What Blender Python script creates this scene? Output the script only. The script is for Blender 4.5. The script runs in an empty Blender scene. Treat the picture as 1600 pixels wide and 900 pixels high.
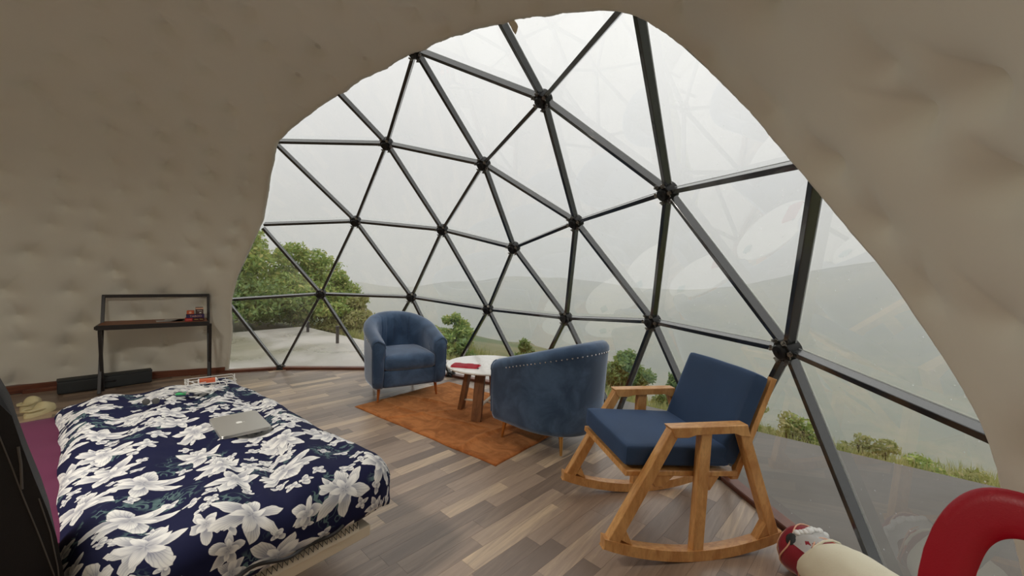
import bpy, bmesh, math, random
import numpy as np
from mathutils import Vector, Matrix, noise, geometry

SC = bpy.context.scene
COL = SC.collection
PI = math.pi
rnd = random.Random(7)

# ------------------------------------------------------------------ camera
CAM = np.array([2.5608, -0.1457, 1.3205])
CM = np.array([[0.7857, 0.6178, 0.0319], [0.0502, -0.0122, -0.9987], [-0.6166, 0.7863, -0.0406]])
FPX = 633.08
cd = bpy.data.cameras.new('camera'); cd.sensor_width = 36.0; cd.lens = FPX / 1600 * 36
cd.clip_start = 0.02; cd.clip_end = 3000
cam = bpy.data.objects.new('camera', cd); COL.objects.link(cam)
rt, dn, fw = [Vector(r).normalized() for r in CM]
m = Matrix((rt, -dn, -fw)).transposed().to_4x4(); m.translation = Vector(CAM)
cam.matrix_world = m
SC.camera = cam

# ------------------------------------------------------------------ sky, exposure
SC.view_settings.view_transform = 'Standard'; SC.view_settings.look = 'None'
SC.view_settings.exposure = 0.28; SC.view_settings.gamma = 1.0
SC.view_settings.use_curve_mapping = False
SKY_TOP, SKY_LOW = (1.0, 0.99, 0.955), (0.34, 0.34, 0.35)     # overcast: three times brighter overhead than at the horizon
SKY_GAIN = 1.43
SKIN_PASS = 0.03          # share of daylight that comes through the tent skin
FOG_DENSITY = 0.012
FILL_LAMP_W = 40.0  # power of the added fill pendant
w = bpy.data.worlds.new('overcast_sky'); SC.world = w; w.use_nodes = True
nt = w.node_tree; nt.nodes.clear()
tc = nt.nodes.new('ShaderNodeTexCoord'); sx = nt.nodes.new('ShaderNodeSeparateXYZ')
nz = nt.nodes.new('ShaderNodeTexNoise'); nz.inputs['Scale'].default_value = 2.6; nz.inputs['Detail'].default_value = 5
mr = nt.nodes.new('ShaderNodeMapRange'); mr.inputs['From Min'].default_value = 0.0; mr.inputs['From Max'].default_value = 1.0
ma = nt.nodes.new('ShaderNodeMath'); ma.operation = 'MULTIPLY_ADD'; ma.inputs[1].default_value = 0.24; ma.inputs[2].default_value = -0.12
ad = nt.nodes.new('ShaderNodeMath'); ad.operation = 'ADD'
mx = nt.nodes.new('ShaderNodeMix'); mx.data_type = 'RGBA'
mx.inputs['A'].default_value = (*SKY_LOW, 1); mx.inputs['B'].default_value = (*SKY_TOP, 1)
bg = nt.nodes.new('ShaderNodeBackground'); bg.inputs['Strength'].default_value = SKY_GAIN
wo = nt.nodes.new('ShaderNodeOutputWorld')
L = nt.links.new
L(tc.outputs['Generated'], sx.inputs[0]); L(tc.outputs['Generated'], nz.inputs['Vector'])
L(nz.outputs['Fac'], ma.inputs[0]); L(sx.outputs['Z'], ad.inputs[0]); L(ma.outputs[0], ad.inputs[1])
L(ad.outputs[0], mr.inputs['Value']); L(mr.outputs['Result'], mx.inputs['Factor'])
L(mx.outputs['Result'], bg.inputs['Color']); L(bg.outputs[0], wo.inputs['Surface'])
try:
    SC.cycles.volume_bounces = 2; SC.cycles.max_bounces = 14; SC.cycles.diffuse_bounces = 7
    SC.cycles.glossy_bounces = 5; SC.cycles.transparent_max_bounces = 24; SC.cycles.caustics_reflective = False
except Exception:
    pass

# ------------------------------------------------------------------ node helpers
class NT:
    """tiny expression helper round a material's node tree"""
    def __init__(s, name):
        s.m = bpy.data.materials.new(name); s.m.use_nodes = True
        s.t = s.m.node_tree; s.t.nodes.clear()
        s.out = s.t.nodes.new('ShaderNodeOutputMaterial')
    def n(s, typ, **kw):
        nd = s.t.nodes.new(typ)
        for k, v in kw.items(): setattr(nd, k, v)
        return nd
    def put(s, sock, v):
        if isinstance(v, bpy.types.NodeSocket): s.t.links.new(v, sock)
        elif v is not None:
            if isinstance(v, tuple) and len(v) == 3 and sock.type == 'RGBA': v = (*v, 1)
            sock.default_value = v
    def math(s, op, a, b=None, c=None, clamp=False):
        nd = s.n('ShaderNodeMath', operation=op, use_clamp=clamp)
        for i, v in enumerate((a, b, c)):
            if v is not None: s.put(nd.inputs[i], v)
        return nd.outputs[0]
    def mix(s, f, a, b, blend='MIX'):
        nd = s.n('ShaderNodeMix', data_type='RGBA', blend_type=blend)
        s.put(nd.inputs['Factor'], f); s.put(nd.inputs['A'], a); s.put(nd.inputs['B'], b)
        return nd.outputs['Result']
    def ramp(s, f, lo, hi, a=0.0, b=1.0):
        nd = s.n('ShaderNodeMapRange', interpolation_type='SMOOTHSTEP')
        for k, v in zip(('Value', 'From Min', 'From Max', 'To Min', 'To Max'), (f, lo, hi, a, b)): s.put(nd.inputs[k], v)
        return nd.outputs['Result']
    def noise(s, vec, scale, detail=3, rough=0.5, w=None, dist=0.0):
        nd = s.n('ShaderNodeTexNoise')
        if w is not None: nd.noise_dimensions = '4D'; s.put(nd.inputs['W'], w)
        s.put(nd.inputs['Vector'], vec); nd.inputs['Scale'].default_value = scale
        nd.inputs['Detail'].default_value = detail; nd.inputs['Roughness'].default_value = rough
        nd.inputs['Distortion'].default_value = dist
        return nd.outputs['Fac']
    def obj(s): return s.n('ShaderNodeTexCoord').outputs['Object']
    def pos(s): return s.n('ShaderNodeNewGeometry').outputs['Position']
    def mapv(s, vec, scale=(1, 1, 1), rot=(0, 0, 0), loc=(0, 0, 0)):
        nd = s.n('ShaderNodeMapping'); s.put(nd.inputs['Vector'], vec)
        nd.inputs['Scale'].default_value = scale; nd.inputs['Rotation'].default_value = rot; nd.inputs['Location'].default_value = loc
        return nd.outputs[0]
    def bump(s, h, strength=0.3, dist=0.01):
        nd = s.n('ShaderNodeBump'); nd.inputs['Strength'].default_value = strength; nd.inputs['Distance'].default_value = dist
        s.put(nd.inputs['Height'], h); return nd.outputs[0]
    def pbsdf(s, color, rough=0.5, metal=0.0, normal=None, sheen=0.0, sheen_rough=0.4, sheen_tint=None, spec=0.5, coat=0.0):
        p = s.n('ShaderNodeBsdfPrincipled')
        s.put(p.inputs['Base Color'], color); s.put(p.inputs['Roughness'], rough); s.put(p.inputs['Metallic'], metal)
        if normal is not None: s.put(p.inputs['Normal'], normal)
        p.inputs['Sheen Weight'].default_value = sheen; p.inputs['Sheen Roughness'].default_value = sheen_rough
        if sheen_tint: p.inputs['Sheen Tint'].default_value = (*sheen_tint, 1)
        p.inputs['Specular IOR Level'].default_value = spec; p.inputs['Coat Weight'].default_value = coat
        s.t.links.new(p.outputs[0], s.out.inputs['Surface'])
        return p
def lin(r, g, b):
    f = lambda c: (c/255/12.92) if c/255 <= 0.04045 else ((c/255+0.055)/1.055)**2.4
    return (f(r), f(g), f(b))
def plain(name, col, rough=0.5, metal=0.0, var=0.12, scale=14, bump=0.0, bscale=120, **kw):
    s = NT(name); o = s.obj()
    c = s.mix(s.noise(o, scale, 4), tuple(x*(1-var) for x in col), tuple(min(1, x*(1+var)) for x in col))
    nrm = s.bump(s.noise(o, bscale, 2), bump, 0.004) if bump else None
    s.pbsdf(c, rough, metal, nrm, **kw)
    return s.m
def wood(name, dark, light, scale=(3, 30, 30), rough=0.42, coord='obj', coat=0.0):
    s = NT(name); o = s.obj() if coord == 'obj' else s.pos()
    info = s.n('ShaderNodeObjectInfo').outputs['Random']
    v = s.mapv(o, scale)
    g = s.noise(v, 1.6, 5, 0.6, w=s.math('MULTIPLY', info, 40.0), dist=0.7)
    g2 = s.noise(v, 9, 2, 0.5)
    c = s.mix(s.ramp(g, 0.3, 0.7), dark, light)
    c = s.mix(s.math('MULTIPLY', s.ramp(g2, 0.45, 0.75), 0.25), c, tuple(x*0.6 for x in dark))
    s.pbsdf(c, rough, 0, s.bump(g2, 0.08, 0.002), coat=coat)
    return s.m

# ------------------------------------------------------------------ mesh helpers
def rotz(a): return Matrix.Rotation(a, 4, 'Z')
def frame_from(p0, p1, up=Vector((0, 0, 1))):
    """matrix whose local x runs p0->p1"""
    x = (Vector(p1)-Vector(p0)).normalized(); u = Vector(up)
    if abs(x.dot(u.normalized())) > 0.98: u = Vector((1, 0, 0))
    y = u.cross(x).normalized(); z = x.cross(y)
    mm = Matrix((x, y, z)).transposed().to_4x4(); mm.translation = (Vector(p0)+Vector(p1))/2
    return mm
class MB:
    def __init__(s): s.bm = bmesh.new()
    def _tf(s, verts, M):
        if M is not None: bmesh.ops.transform(s.bm, matrix=M, verts=verts)
    def box(s, c, size, M=None, bevel=0.0, seg=2, R=None):
        r = bmesh.ops.create_cube(s.bm, size=1.0); vs = r['verts']
        for v in vs: v.co = Vector((v.co.x*size[0], v.co.y*size[1], v.co.z*size[2]))
        if bevel > 0:
            es = list({e for v in vs for e in v.link_edges})
            b = bmesh.ops.bevel(s.bm, geom=es, offset=min(bevel, 0.49*min(size)), segments=seg, profile=0.5, affect='EDGES')
            vs = list({v for f in b['faces'] for v in f.verts} | {v for v in vs if v.is_valid})
        if R is not None: s._tf(vs, R)
        bmesh.ops.translate(s.bm, vec=Vector(c), verts=vs)
        s._tf(vs, M); return vs
    def bar(s, p0, p1, wy, hz, bevel=0.0, up=(0, 0, 1), M=None):
        Lr = (Vector(p1)-Vector(p0)).length
        vs = s.box((0, 0, 0), (Lr, wy, hz), frame_from(p0, p1, up), bevel, 1)
        s._tf(vs, M)
    def tube(s, pts, r, n=8, caps=True, closed=False, M=None):
        pts = [Vector(p) for p in pts]; rings = []; N = len(pts)
        rr = r if isinstance(r, (list, tuple)) else [r]*N
        prev = None
        for i, p in enumerate(pts):
            a = pts[(i-1) % N] if (closed or i) else p
            b = pts[(i+1) % N] if (closed or i < N-1) else p
            d = (b-a)
            d = d.normalized() if d.length > 1e-9 else Vector((0, 0, 1))
            u = prev if prev is not None else (Vector((0, 0, 1)) if abs(d.z) < 0.9 else Vector((1, 0, 0)))
            x = (u-d*u.dot(d)).normalized(); prev = x; y = d.cross(x)
            rings.append([s.bm.verts.new(p+(x*math.cos(2*PI*k/n)+y*math.sin(2*PI*k/n))*rr[i]) for k in range(n)])
        for i in range(N if closed else N-1):
            a, b = rings[i], rings[(i+1) % N]
            for k in range(n): s.bm.faces.new((a[k], a[(k+1) % n], b[(k+1) % n], b[k]))
        if caps and not closed:
            s.bm.faces.new(rings[0][::-1]); s.bm.faces.new(rings[-1])
        vs = [v for r_ in rings for v in r_]; s._tf(vs, M); return vs
    def lathe(s, prof, n=32, M=None, cap=True):
        rings = [[s.bm.verts.new((r*math.cos(2*PI*k/n), r*math.sin(2*PI*k/n), z)) for k in range(n)] for r, z in prof]
        for a, b in zip(rings, rings[1:]):
            for k in range(n): s.bm.faces.new((a[k], a[(k+1) % n], b[(k+1) % n], b[k]))
        if cap:
            s.bm.faces.new(rings[0][::-1]); s.bm.faces.new(rings[-1])
        vs = [v for r_ in rings for v in r_]; s._tf(vs, M); return vs
    def prism(s, poly, z0, z1, M=None, bevel=0.0):
        """polygon in local xy, extruded along z"""
        a = [s.bm.verts.new((x, y, z0)) for x, y in poly]; b = [s.bm.verts.new((x, y, z1)) for x, y in poly]
        n = len(poly); fs = [s.bm.faces.new(a[::-1]), s.bm.faces.new(b)]
        for i in range(n): fs.append(s.bm.faces.new((a[i], a[(i+1) % n], b[(i+1) % n], b[i])))
        vs = a+b
        if bevel > 0:
            es = list({e for f in fs[:2] for e in f.edges})
            r = bmesh.ops.bevel(s.bm, geom=es, offset=bevel, segments=1, profile=0.5, affect='EDGES')
            vs = list({v for f in r['faces'] for v in f.verts} | {v for v in vs if v.is_valid})
        s._tf(vs, M); return vs
    def grid(s, P, closed_u=False, closed_v=False):
        """P[i][j] of coordinates"""
        V = [[s.bm.verts.new(p) for p in row] for row in P]; nu, nv = len(V), len(V[0])
        for i in range(nu if closed_u else nu-1):
            for j in range(nv if closed_v else nv-1):
                try: s.bm.faces.new((V[i][j], V[(i+1) % nu][j], V[(i+1) % nu][(j+1) % nv], V[i][(j+1) % nv]))
                except ValueError: pass
        return V
    def cushion(s, c, size, M=None, r=0.03, puff=0.02, n=14, wob=0.0, seed=0):
        """soft rounded box"""
        hx, hy, hz = size[0]/2, size[1]/2, size[2]/2
        r = min(r, hx*.99, hy*.99, hz*.99)
        t = bmesh.new(); bmesh.ops.create_cube(t, size=2.0)
        bmesh.ops.subdivide_edges(t, edges=t.edges[:], cuts=n, use_grid_fill=True)
        mp = {}
        for v in t.verts:
            q = v.co.copy()
            g = [math.copysign(abs(a)**0.72, a) for a in q]      # crowd the rows near the edges
            p = Vector((g[0]*hx, g[1]*hy, g[2]*hz))
            inn = Vector((max(-hx+r, min(hx-r, p.x)), max(-hy+r, min(hy-r, p.y)), max(-hz+r, min(hz-r, p.z))))
            d = p-inn
            if d.length > 1e-9: p = inn+d.normalized()*r
            u, vv, ww = p.x/hx, p.y/hy, p.z/hz
            p.z += math.copysign(puff*(1-u*u)*(1-vv*vv), p.z)*min(1, abs(ww)*1.2)
            p.x += u*puff*0.5*(1-vv*vv)*(1-ww*ww); p.y += vv*puff*0.5*(1-u*u)*(1-ww*ww)
            if wob: p += noise.noise_vector(p*7+Vector((seed, 0, 0)))*wob
            mp[v] = s.bm.verts.new(p+Vector(c))
        for f in t.faces: s.bm.faces.new([mp[v] for v in f.verts])
        t.free(); vs = list(mp.values()); s._tf(vs, M); return vs
    def sphere(s, c, r, sub=2, scale=(1, 1, 1), M=None):
        q = bmesh.ops.create_icosphere(s.bm, subdivisions=sub, radius=r)['verts']
        for v in q: v.co = Vector((v.co.x*scale[0]+c[0], v.co.y*scale[1]+c[1], v.co.z*scale[2]+c[2]))
        s._tf(q, M); return q
    def mesh(s, name, mat=None, smooth=True, angle=40):
        bmesh.ops.recalc_face_normals(s.bm, faces=s.bm.faces[:])
        me = bpy.data.meshes.new(name); s.bm.to_mesh(me); s.bm.free()
        if mat: me.materials.append(mat)
        if smooth:
            me.shade_smooth()
            me.set_sharp_from_angle(angle=math.radians(angle))
        return me
    def build(s, name, mat, parent=None, smooth=True, angle=40):
        return link(name, s.mesh(name, mat, smooth, angle), parent)
def link(name, data, parent=None, mat4=None):
    o = bpy.data.objects.new(name, data); COL.objects.link(o)
    if parent is not None: o.parent = parent
    if mat4 is not None: o.matrix_local = mat4
    return o
def tag(o, label=None, cat=None, group=None, kind=None):
    if label: o['label'] = label
    if cat: o['category'] = cat
    if group: o['group'] = group
    if kind: o['kind'] = kind
    return o
def thing(name, label, cat, loc=(0, 0, 0), rz=0.0, group=None, kind=None):
    o = link(name, None); o.location = loc; o.rotation_euler = (0, 0, rz)
    o.empty_display_size = 0.1
    return tag(o, label, cat, group, kind)
def pymesh(name, verts, faces, mat, parent=None, smooth=False):
    me = bpy.data.meshes.new(name); me.from_pydata(verts, [], faces); me.update()
    if mat: me.materials.append(mat)
    if smooth: me.shade_smooth()
    return link(name, me, parent)
def text(body, size, mat, parent, M, depth=0.0004, name='lettering'):
    c = bpy.data.curves.new(name, 'FONT'); c.body = body; c.size = size; c.extrude = depth
    c.align_x = 'CENTER'; c.align_y = 'CENTER'; c.resolution_u = 2; c.materials.append(mat)
    o = link('text_source', c)
    bpy.context.view_layer.update()
    me = bpy.data.meshes.new_from_object(o.evaluated_get(bpy.context.evaluated_depsgraph_get()))
    bpy.data.objects.remove(o); me.name = name
    o = link(name, me, parent); o.matrix_local = M
    return o

# ------------------------------------------------------------------ materials
def fabric_liner():
    s = NT('liner_fabric'); p = s.pos()
    c = s.mix(s.noise(p, 1.3, 4), (0.69, 0.665, 0.575), (0.78, 0.755, 0.66))
    # a white membrane: it scatters the light inside and lets some daylight through from outside
    b = s.pbsdf(c, 0.75, 0, s.bump(s.noise(p, 500, 2), 0.08, 0.002), sheen=0.1)
    tl = s.n('ShaderNodeBsdfTranslucent'); s.put(tl.inputs['Color'], c)
    ms = s.n('ShaderNodeMixShader'); ms.inputs[0].default_value = SKIN_PASS
    s.put(ms.inputs[1], b.outputs[0]); s.put(ms.inputs[2], tl.outputs[0])
    s.t.links.new(ms.outputs[0], s.out.inputs['Surface'])
    return s.m
M_LINER = fabric_liner()
M_FRAME = plain('black_steel', (0.022, 0.024, 0.025), 0.2, 0.0, 0.15, 20, 0.03, 200, spec=0.8, coat=0.4)
M_HUB = plain('dark_hub_steel', (0.02, 0.02, 0.02), 0.38, 0.5, 0.2)
M_BOLT = plain('bolt_steel', (0.25, 0.24, 0.22), 0.35, 0.9, 0.2)
M_SHEEN_STRIP = plain('pale_sheen_strip', (0.34, 0.345, 0.335), 0.4, 0.0, 0.1)
def let_through(mat, share):
    t = mat.node_tree; out = [n for n in t.nodes if n.type == 'OUTPUT_MATERIAL'][0]; b = out.inputs['Surface'].links[0].from_socket
    tl = t.nodes.new('ShaderNodeBsdfTranslucent'); tl.inputs['Color'].default_value = (0.72, 0.73, 0.72, 1); ms = t.nodes.new('ShaderNodeMixShader')
    ms.inputs[0].default_value = share; t.links.new(b, ms.inputs[1]); t.links.new(tl.outputs[0], ms.inputs[2]); t.links.new(ms.outputs[0], out.inputs['Surface'])
let_through(M_SHEEN_STRIP, 0.75)      # pale translucent strip added in place of sky sheen on the strut sides
M_DESKMETAL = plain('desk_metal', (0.018, 0.015, 0.015), 0.42, 0.0, 0.2)
M_DESKTOP = wood('desk_top_wood', lin(112, 66, 40), lin(142, 88, 55), (3, 40, 40), 0.5)
M_TEAK = wood('honey_teak', lin(188, 130, 72), lin(224, 172, 110), (30, 12, 4), 0.38, coat=0.15)
M_TABLEWOOD = wood('walnut_legs', lin(104, 66, 40), lin(146, 98, 60), (20, 20, 3), 0.45)
M_TRIM = wood('reddish_trim', lin(92, 50, 34), lin(124, 72, 50), (2, 2, 30), 0.4)
M_BRASS = plain('brass', (0.62, 0.36, 0.12), 0.28, 0.85, 0.1)
M_LEG_RUGTINT = plain('rug_tinted_leg', lin(170, 98, 44), 0.4, 0.2, 0.1)  # armchair legs with the rug's orange reflection put into their colour
M_CHROME = plain('nail_steel', (0.8, 0.8, 0.8), 0.2, 1.0, 0.02)
M_PURPLE = plain('purple_sheet', lin(92, 26, 64), 0.85, 0, 0.12, 6, 0.1, 300, sheen=0.08)
M_WHITEWOOD = plain('white_board', lin(225, 215, 195), 0.5, 0, 0.05)
M_BLACKFAB = plain('black_bag_fabric', (0.006, 0.005, 0.007), 0.7, 0, 0.3, 20, 0.3, 400)
M_SEAM = plain('grey_seam', (0.10, 0.09, 0.085), 0.6, 0, 0.2)
M_CASE = plain('dark_case_fabric', (0.022, 0.026, 0.028), 0.6, 0, 0.25, 10, 0.2, 300)
M_CREAM = plain('cream_cloth', lin(228, 222, 198), 0.85, 0, 0.07, 5, 0.25, 160, sheen=0.2)
M_CREAMFOAM = plain('cream_foam', lin(214, 202, 158), 0.6, 0, 0.06)
M_REDCLOTH = plain('red_quilt', lin(140, 24, 40), 0.8, 0, 0.2, 8, 0.2, 200, sheen=0.3)
M_REDPLASTIC = plain('red_plastic', lin(170, 12, 36), 0.35, 0, 0.06, 4, 0.08, 300)
M_WHITE = plain('white_plastic', (0.8, 0.8, 0.78), 0.4, 0, 0.03)
M_PAPER = plain('paper', (0.78, 0.77, 0.74), 0.7, 0, 0.03)
M_ALU = plain('laptop_aluminium', (0.50, 0.495, 0.47), 0.38, 0.55, 0.02)
M_LOGO = plain('logo_white', (0.85, 0.85, 0.83), 0.3, 0, 0.01)
M_DARK = plain('dark_plastic', (0.02, 0.02, 0.022), 0.45)
M_GREYPL = plain('grey_plastic', (0.09, 0.09, 0.09), 0.5)
M_GREEN = plain('green_plastic', (0.05, 0.45, 0.16), 0.35)
M_ORANGE = plain('orange_print', lin(200, 96, 60), 0.5)
M_PURPLEBOX = plain('violet_card', lin(52, 34, 84), 0.5)
M_REDBOX = plain('red_card', lin(196, 44, 48), 0.5)
M_MAROON = plain('maroon_card', lin(70, 26, 30), 0.5)
M_BROWNBOX = plain('brown_card', lin(84, 62, 56), 0.5)
M_PEACH = plain('peach_print', lin(230, 180, 150), 0.6)
M_YELLOW = plain('yellow_print', lin(222, 200, 110), 0.6)
M_TEAL = plain('teal_cloth', lin(110, 160, 165), 0.8)
M_MENU = plain('red_leather', lin(208, 34, 62), 0.45, 0, 0.1, 8, 0.1, 200)

def velvet(name, col, light):
    s = NT(name); o = s.obj()
    a = s.noise(o, 5, 4, 0.6, dist=0.6); b = s.noise(o, 60, 2)
    c = s.mix(s.ramp(a, 0.35, 0.7), col, light)
    c = s.mix(s.math('MULTIPLY', b, 0.25), c, tuple(x*0.6 for x in col))
    s.pbsdf(c, 0.62, 0, s.bump(s.noise(o, 220, 2), 0.15, 0.003), sheen=1.0, sheen_rough=0.42, sheen_tint=(0.72, 0.82, 1.0), spec=0.3)
    return s.m
M_VELVET = velvet('blue_velvet', (0.030, 0.064, 0.130), (0.078, 0.142, 0.255))
M_NAVY = plain('navy_cushion', (0.017, 0.046, 0.112), 0.72, 0, 0.25, 5, 0.12, 300, sheen=0.3, sheen_tint=(0.3, 0.5, 0.95))

def rug_mat():
    s = NT('rust_shag'); p = s.pos()
    a = s.noise(p, 6, 5, 0.65, dist=1.2); b = s.noise(p, 240, 2); d = s.noise(s.mapv(p, (3, 12, 3), (0, 0, 0.4)), 2.2, 4, 0.6)
    c = s.mix(s.ramp(a, 0.32, 0.68), lin(160, 92, 48), lin(210, 134, 78))
    c = s.mix(s.math('MULTIPLY', s.ramp(d, 0.5, 0.75), 0.5), c, lin(124, 66, 34))
    c = s.mix(s.math('MULTIPLY', b, 0.35), c, lin(104, 56, 28))
    s.pbsdf(c, 0.9, 0, s.bump(b, 0.6, 0.006), sheen=0.5, sheen_tint=(0.9, 0.6, 0.3), spec=0.1)
    return s.m
M_RUG = rug_mat()

def marble():
    s = NT('white_marble'); o = s.obj()
    n1 = s.noise(o, 2.6, 6, 0.6, dist=1.6)
    vein = s.math('SUBTRACT', 1.0, s.ramp(s.math('ABSOLUTE', s.math('SUBTRACT', n1, 0.5)), 0.0, 0.022))
    c = s.mix(s.math('MULTIPLY', vein, 0.28), (0.88, 0.865, 0.83), (0.50, 0.46, 0.40))
    s.pbsdf(c, 0.16, 0)
    return s.m
M_MARBLE = marble()

def plank_mat():
    s = NT('laminate_planks'); p = s.pos()
    info = s.n('ShaderNodeObjectInfo').outputs['Random']
    isl = s.n('ShaderNodeNewGeometry').outputs['Random Per Island']
    r = s.math('FRACT', s.math('ADD', s.math('MULTIPLY', info, 7.31), s.math('MULTIPLY', isl, 3.77)))
    v = s.mapv(p, (26, 1.7, 1), (0, 0, math.radians(5.5)))
    g = s.noise(v, 1.0, 6, 0.6, w=s.math('MULTIPLY', r, 60.0), dist=1.0)
    g2 = s.noise(v, 5.0, 3, 0.6, w=r)
    tone = s.math('ADD', s.math('MULTIPLY', r, 0.75), s.math('MULTIPLY', s.math('SUBTRACT', g, 0.5), 0.9))
    c = s.mix(s.ramp(tone, 0.0, 0.55), lin(116, 98, 84), lin(158, 136, 117))
    c = s.mix(s.ramp(tone, 0.5, 0.95), c, lin(214, 188, 154))
    c = s.mix(s.math('MULTIPLY', s.ramp(g2, 0.5, 0.8), 0.3), c, lin(98, 80, 68))
    s.pbsdf(c, s.ramp(g2, 0.2, 0.8, 0.30, 0.44), 0, s.bump(g2, 0.05, 0.001), spec=0.95)
    return s.m
M_PLANK = plank_mat()
M_UNDERLAY = plain('floor_underlay', (0.03, 0.025, 0.022), 0.8)

def glass_mat():
    """clear dome film: passes light straight through, mirrors a little by angle, carries fine rain drops"""
    s = NT('clear_film'); p = s.pos()
    tr = s.n('ShaderNodeBsdfTransparent'); tr.inputs['Color'].default_value = (0.975, 0.98, 0.975, 1)
    gl = s.n('ShaderNodeBsdfGlossy'); gl.inputs['Roughness'].default_value = 0.0
    ge = s.n('ShaderNodeNewGeometry'); dt = s.n('ShaderNodeVectorMath', operation='DOT_PRODUCT')
    s.put(dt.inputs[0], ge.outputs['Normal']); s.put(dt.inputs[1], ge.outputs['Incoming'])
    fres = s.math('ADD', 0.15, s.math('MULTIPLY', 0.85, s.math('POWER', s.math('SUBTRACT', 1.0, s.math('ABSOLUTE', dt.outputs['Value'])), 5.0)))
    mxs = s.n('ShaderNodeMixShader')
    s.put(mxs.inputs[0], fres); s.put(mxs.inputs[1], tr.outputs[0]); s.put(mxs.inputs[2], gl.outputs[0])
    vo = s.n('ShaderNodeTexVoronoi'); vo.inputs['Scale'].default_value = 52; s.put(vo.inputs['Vector'], p)
    sc = s.n('ShaderNodeSeparateColor'); s.put(sc.inputs[0], vo.outputs['Color'])
    size = s.math('MULTIPLY', s.math('POWER', sc.outputs[0], 4.0), 0.17)
    drop = s.math('MULTIPLY', s.math('LESS_THAN', vo.outputs['Distance'], size), 0.30)
    df = s.n('ShaderNodeBsdfTranslucent'); df.inputs['Color'].default_value = (0.9, 0.9, 0.9, 1)
    m2 = s.n('ShaderNodeMixShader')
    s.put(m2.inputs[0], drop); s.put(m2.inputs[1], mxs.outputs[0]); s.put(m2.inputs[2], df.outputs[0])
    s.t.links.new(m2.outputs[0], s.out.inputs['Surface'])
    return s.m
M_GLASS = glass_mat()

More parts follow.
